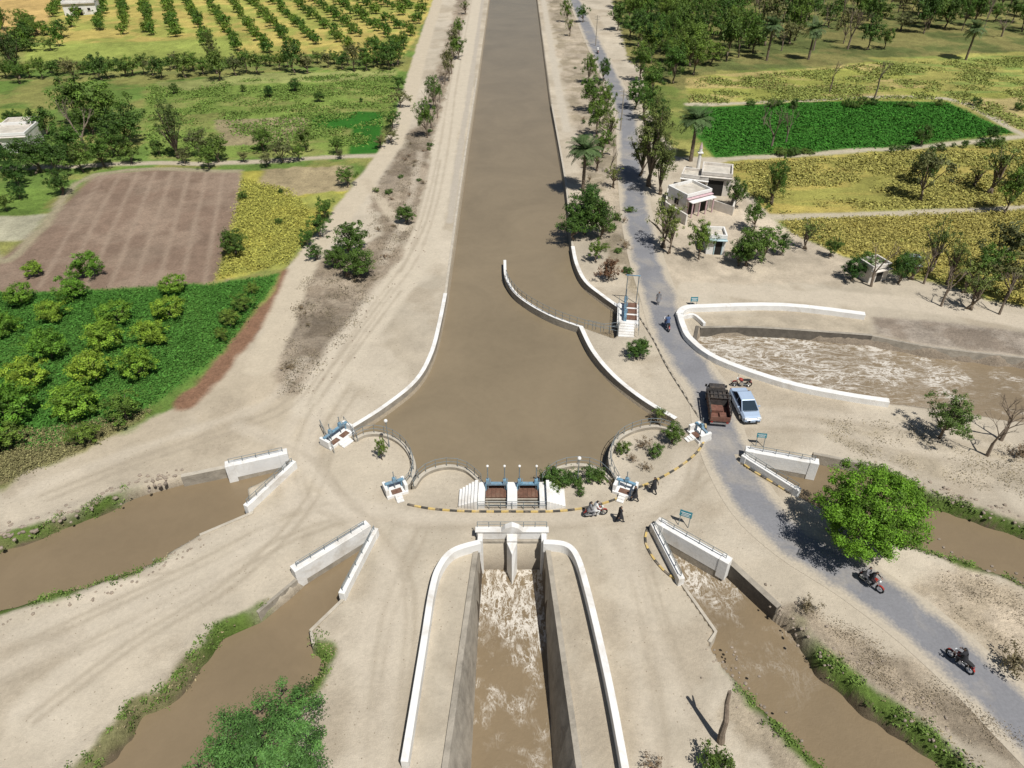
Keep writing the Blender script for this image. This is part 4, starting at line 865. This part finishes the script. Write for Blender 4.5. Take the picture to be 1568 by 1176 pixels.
for u,v,h,r,k in[(868,15,6,1.8,'mid'),(893,18,5,2.2,'mid'),(873,38,5,1.6,'sparse'),(903,103,6,2,'mid'),(926,103,5,1.6,'dark'),(908,140,7,2.6,'mid'),(930,150,6,2,'mid'),(918,175,7,2.6,'mid'),(935,190,6,2.2,'sparse'),(925,215,5,2,'mid'),(915,240,4,1.6,'sparse'),(937,240,5,1.5,'bare'),(940,265,4,1.6,'sparse'),
  (948,20,8,3,'far'),(985,30,9,3.4,'mid'),(1000,62,9,3.4,'mid'),(985,92,8,3,'mid'),(1000,120,8,3.2,'mid'),(1035,95,8,3.4,'mid'),(1060,65,9,3.6,'far'),(975,140,6,2.6,'mid'),(990,150,7,2.6,'mid'),(1012,170,5,2.2,'dark'),
  (1003,205,14,3.2,'tall'),(1018,240,10,2.4,'tall'),(985,225,8,2.0,'tall'),(897,322,6,3.2,'dark'),(880,340,4.5,2.2,'dark'),(920,335,5,2.4,'dark'),(915,382,3,1.4,'mid'),(905,300,4,1.8,'dark'),
  (1022,335,7,2.4,'sparse'),(1030,350,6,1.8,'sparse'),(1076,362,5.5,1.9,'mid'),(1150,375,5,2.4,'dark'),(1172,370,4.6,2.2,'mid'),(1135,385,3.5,1.6,'dark'),(1160,322,5,1.8,'mid'),(1130,293,4.5,1.6,'dark'),(1192,272,7,1.8,'mid'),(1185,290,4,1.5,'sparse'),(1240,350,5,1.8,'sparse'),(1276,378,2.6,1.1,'dark'),(1200,372,3,1.2,'dark'),
  (1425,262,8,2.8,'olive'),(1422,250,6,2.2,'dark'),(1535,250,8,3.2,'sparse'),(1555,285,7,2.6,'mid'),(1500,262,4,2,'sparse'),(1440,372,7,2.2,'sparse'),(1465,395,6,1.6,'sparse'),(1548,368,8,3.0,'olive'),(1520,400,6,2.6,'mid'),(1558,420,6,2.8,'olive'),(1490,415,5,2.2,'sparse'),(1405,402,4,2.0,'sparse'),(1385,408,4,1.6,'dark'),(1310,410,3,1.6,'dark'),(1330,402,3,1.6,'mid'),(1415,205,3.6,1.8,'dark'),(1520,205,2.4,1.4,'dark'),(1590,250,7,3,'mid'),(1600,380,7,3,'mid'),
  (1350,112,9,3.2,'bare'),(1278,110,7,2.4,'bare'),(1190,185,8,3.0,'bare'),(1175,165,6,2,'bare'),(1350,392,7,2.6,'bare'),(1458,428,6,2.4,'bare'),(1550,440,6,2.2,'bare'),(1210,190,6,2.2,'bare'),(1500,440,5,2.2,'sparse'),(1430,395,6,2.2,'bare')]:
    nm={'bare':'bare_tree','tall':'tall_tree','dark':'shade_tree','mid':'roadside_tree','far':'roadside_tree','sparse':'sparse_tree','olive':'olive_green_tree'}[k]
    tree(k,u,v,h,r,nm)
for k in range(34):
    u=random.uniform(1060,1590)
    if random.random()<.35: tree('shrub',u,158+random.uniform(-4,3),random.uniform(1,2),random.uniform(.8,1.6),'field_shrub')
for k in range(22): u=1110+random.uniform(0,450); tree('shrub',u,236-(u-1120)*.045+random.uniform(-2,3),random.uniform(.5,1.5),random.uniform(.5,1.3),'field_shrub')
tree('red',933,412,2.6,1.6,'reddish_shrub'); tree('dark',975,532,2.2,1.35,'ornamental_bush'); tree('dark',985,528,1.9,1.0,'ornamental_bush')
tree('dark',1032,664,2.0,1.05,'ornamental_bush'); tree('mid',583,686,2.4,.62,'ornamental_tree')
for u,v,h,r in[(843,727,1.5,1.0),(858,732,1.4,.9),(850,742,1.1,.7),(878,727,1.2,.8),(905,726,1.2,.9),(920,728,1.0,.7),(885,738,1.0,.5)]: tree('shrub',u,v,h,r,'hedge_bush')
for u,v,h,r,k in[(955,685,1.3,.7,'shrub'),(968,700,.9,.5,'dry'),(985,676,1.2,.8,'dry'),(990,715,.7,.6,'dry'),(1005,690,1.1,.8,'shrub'),(1018,640,.8,.7,'dry'),(1010,632,.8,.7,'shrub'),(890,752,.9,.4,'shrub'),(940,735,.9,.5,'dry')]: tree(k,u,v,h,r,'garden_plant')
tree('acacia',1455,638,4.4,2.3,'mesquite_tree'); tree('bare',1535,655,5.5,2.4,'bare_tree'); tree('bare',1556,632,5.5,2.6,'bare_tree'); tree('shrub',1100,1165,1.8,1.1,'mesquite_shrub'); tree('dry',1000,1175,1.0,.8,'dry_shrub'); tree('dry',1560,1010,1.8,1.4,'dry_shrub'); tree('dry',1240,925,1.2,.8,'dry_shrub'); tree('dry',1565,690,1.4,1.2,'dry_shrub')
o=link(bpy.data.objects.new('neem_tree',HERO1)); x,y,_=P(1338,776,3.9); o.location=(x,y,0)
o=link(bpy.data.objects.new('acacia_tree',HERO2)); x,y,_=P(402,1163,3.6); o.location=(x,y,0)
b=MB(); x,y,_=P(1104,1136); p=Vector((x,y,-.1)); rr=.24
for d,L in(((-.10,.05,1),1.0),((.05,.10,1),1.1),((-.05,.35,1),1.2),((.02,.15,1),.9)):
    d=Vector(d).normalized(); q=p+d*L; b.tube(p,q,rr,rr*.82,8); p=q; rr*=.82
b.tube(p-Vector((0,0,1)),p+Vector((.2,.3,-.4)),.1,.04,5); b.obj('dead_tree_trunk',[M_deadbark])
# ------------------------------------------------------------ ground vegetation (single meshes)
def tufts(name,pts,h,w,nbl,colr,seed=1,spread=.2,cv=.5,up=1.0,clump=0):
    r=np.random.default_rng(seed); pts=np.asarray(pts)
    if clump: pts=pts[fbm(pts[:,0]/clump,pts[:,1]/clump,4,seed+50)>.48]
    n=len(pts)*nbl; ci=np.repeat(np.arange(len(pts)),nbl); z=height(pts[:,0],pts[:,1])[ci]
    pos=np.stack([pts[ci,0]+r.normal(size=n)*spread,pts[ci,1]+r.normal(size=n)*spread,z+h*r.random(n)],1)
    nrm=r.normal(size=(n,3))*.5+np.array([0,0,up]); nrm/=np.linalg.norm(nrm,axis=1)[:,None]
    t=np.cross(nrm,r.normal(size=(n,3))); t/=np.linalg.norm(t,axis=1)[:,None]; bt=np.cross(nrm,t); L=w*(.6+.8*r.random(n))[:,None]
    V=np.stack([pos-t*L*.5,pos+bt*L*.22,pos+t*L*.5,pos-bt*L*.22],1).reshape(-1,3)
    me=bpy.data.meshes.new(name); me.vertices.add(len(V)); me.vertices.foreach_set('co',V.ravel()); me.loops.add(n*4); me.loops.foreach_set('vertex_index',np.arange(n*4,dtype=np.int32)); me.polygons.add(n); me.polygons.foreach_set('loop_start',np.arange(n,dtype=np.int32)*4); me.update(calc_edges=True)
    c=np.array(colr)[None,:]*(1+cv*(r.random(len(pts))[ci]*2-1))[:,None]*(1+.3*(r.random(n)*2-1))[:,None]; CC=np.ones((n*4,4)); CC[:,:3]=np.clip(np.repeat(c,4,0),0,1)
    at=me.attributes.new('Col','FLOAT_COLOR','POINT'); at.data.foreach_set('color',CC.ravel()); me.materials.append(M_crop); return link(bpy.data.objects.new(name,me))
r_=np.random.default_rng(11)
def inpoly(px,n,marg=0):
    A=PX(px); A_=np.array(A); lo=A_.min(0);hi=A_.max(0); p=r_.random((n*3,2))*(hi-lo)+lo; s=sdist(p[:,0],p[:,1],A); return p[s>marg][:n]
gp=[]
for nme,r0 in(('ch2',9),('ch3',12),('ch4',13),('ch5',10)):
    poly=[c for c in CH if c[0]==nme][0][1]; q=resample(poly+[poly[0]],.10)
    for p in q:
        if abs(p[0])<75 and p[1]>10 and math.hypot(p[0]-poly[0][0],p[1]-poly[0][1])>r0: gp.append((p[0]+r_.normal()*.3,p[1]+r_.normal()*.3))
gp=np.array(gp); sdm=np.max([sdist(gp[:,0],gp[:,1],c[1]) for c in CH if c[0]!='main'],0); cl=fbm(gp[:,0]/1.5,gp[:,1]/1.5,3,77)
gp=gp[(sdm<.38)&(cl>.40)]
tufts('bank_grass',gp,.22,.15,16,(.115,.18,.038),2,.14,.45)
tufts('bank_dry_grass',gp[::3]+.35,.15,.13,8,(.26,.215,.12),3,.14)
tufts('scrub_grass',inpoly([(690,60),(655,160),(575,290),(570,320),(560,375),(462,430),(435,520),(432,605),(465,600),(545,500),(632,350),(668,200),(700,80)],3200),.14,.15,8,(.21,.175,.115),4,.3,clump=2)
tufts('scrub_grass',inpoly([(1200,935),(1270,1000),(1440,1110),(1568,1190),(1568,1130),(1330,975),(1230,920)],1100),.08,.09,7,(.24,.195,.13),5,.25,clump=1.5)
tufts('scrub_grass',inpoly([(1430,860),(1568,905),(1620,1040),(1470,960)],500),.08,.09,7,(.25,.205,.14),6,.25,clump=1.5)
tufts('wheat_crop',inpoly([(1200,340),(1568,322),(1640,322),(1640,490),(1568,462),(1440,428),(1290,388),(1215,358)],9000),.35,.30,5,(.33,.29,.08),7,.4,.35)
tufts('wheat_crop',inpoly([(1112,254),(1568,219),(1640,215),(1640,308),(1180,328),(1142,290)],16000),.25,.42,3,(.30,.28,.075),8,.5,.35,clump=5)
tufts('yellow_crop',inpoly([(372,275),(440,290),(480,330),(460,375),(440,402),(385,415),(335,426),(352,370)],4500),.35,.25,5,(.34,.33,.07),9,.35,.35)
tufts('green_crop',inpoly([(62,450),(330,437),(420,424),(392,470),(332,543),(260,598),(205,635),(100,680),(-100,700),(-150,450)],12000),.2,.26,5,(.06,.16,.025),10,.35,.35)
tufts('green_crop',inpoly([(1060,167),(1250,158),(1448,157),(1545,206),(1390,220),(1250,230),(1098,240)],14000),.22,.45,3,(.04,.145,.016),13,.5,.35)
tufts('field_grass',inpoly([(1055,124),(1330,98),(1600,86),(1600,215),(1450,149),(1058,157)],18000),.2,.5,3,(.21,.24,.06),14,.6,.4,clump=4)
tufts('field_grass',inpoly([(228,132),(606,109),(600,160),(560,222),(230,242)],16000),.15,.45,3,(.13,.20,.04),15,.6,.35,clump=4)
tufts('dry_grass',inpoly([(-60,650),(60,660),(150,645),(240,625),(120,690),(0,740),(-60,770)],2500),.2,.18,6,(.20,.185,.08),12,.3)
tufts('dry_grass',inpoly([(1250,645),(1400,640),(1568,690),(1568,760),(1430,730),(1300,690)],900),.1,.12,6,(.25,.21,.13),16,.3,clump=2)
for k in range(50):
    p=inpoly([(690,60),(655,160),(575,290),(560,375),(462,430),(435,520),(432,605),(465,600),(545,500),(632,350),(668,200)],1)
    if len(p): tree('dry' if random.random()<.75 else 'shrub',0,0,random.uniform(.3,.7),random.uniform(.3,.8),'dry_shrub',xy=tuple(p[0]))
for k in range(30):
    p=inpoly([(880,100),(905,330),(935,400),(985,470),(1000,440),(972,330),(940,200)],1)
    if len(p): tree('dry' if random.random()<.5 else 'shrub',0,0,random.uniform(.4,1.1),random.uniform(.4,1.0),'dry_shrub',xy=tuple(p[0]))
b=MB(); rr=random.Random(4)
def rocks(px,n,sp,s0,s1):
    pts=resample(PX(px),.2)
    for _ in range(n):
        p=rr.choice(pts); s=rr.uniform(s0,s1); b.ball((p[0]+rr.gauss(0,sp),p[1]+rr.gauss(0,sp),s*.3),s,0,5,3,(rr.uniform(.7,1.3),rr.uniform(.7,1.3),rr.uniform(.5,.8)))
rocks([(275,724),(200,744),(150,766),(80,794),(0,822)],130,.5,.06,.2); rocks([(310,826),(250,862),(200,890),(100,918),(0,950)],90,.35,.05,.14)
rocks([(1195,925),(1260,990),(1340,1050),(1460,1140)],90,.7,.05,.14); rocks([(1440,755),(1500,775),(1568,798)],70,.4,.06,.18); rocks([(1430,852),(1568,900)],50,.5,.05,.14)
rocks([(640,330),(590,440),(480,600)],60,1.5,.05,.12); rocks([(1100,990),(1150,1075),(1200,1130)],50,.6,.05,.12)
b.obj('stone_rubble',[M_stone],recalc=False)
print('veg',time.time()-T0)
# ------------------------------------------------------------ world, sun, camera
w=bpy.data.worlds.new('World'); bpy.context.scene.world=w; w.use_nodes=True; nt=w.node_tree; bg=nt.nodes['Background']
sky=nt.nodes.new('ShaderNodeTexSky'); sky.sky_type='NISHITA'; sky.sun_disc=False
el=math.radians(60); sd_=Vector((.55,-.83,0)).normalized(); sv=Vector((sd_.x*math.cos(el),sd_.y*math.cos(el),math.sin(el)))
sky.sun_elevation=el; sky.sun_rotation=math.atan2(sd_.x,sd_.y); sky.dust_density=1.0; nt.links.new(sky.outputs[0],bg.inputs[0]); bg.inputs[1].default_value=.05
sl=bpy.data.lights.new('sun','SUN'); sl.energy=5.0; sl.angle=math.radians(.5); sl.color=(1,.97,.92); so=link(bpy.data.objects.new('sun',sl)); so.rotation_euler=sv.to_track_quat('Z','Y').to_euler()
cam=bpy.data.cameras.new('camera'); cam.sensor_width=36; cam.lens=36*F/1568; cam.clip_end=8000; cam.clip_start=.5
co=link(bpy.data.objects.new('camera',cam)); co.location=(0,0,H); co.rotation_euler=(math.pi/2-PIT,0,0); bpy.context.scene.camera=co
sc=bpy.context.scene; sc.view_settings.view_transform='Standard'; sc.view_settings.look='None'; sc.view_settings.exposure=0
print('done',time.time()-T0)
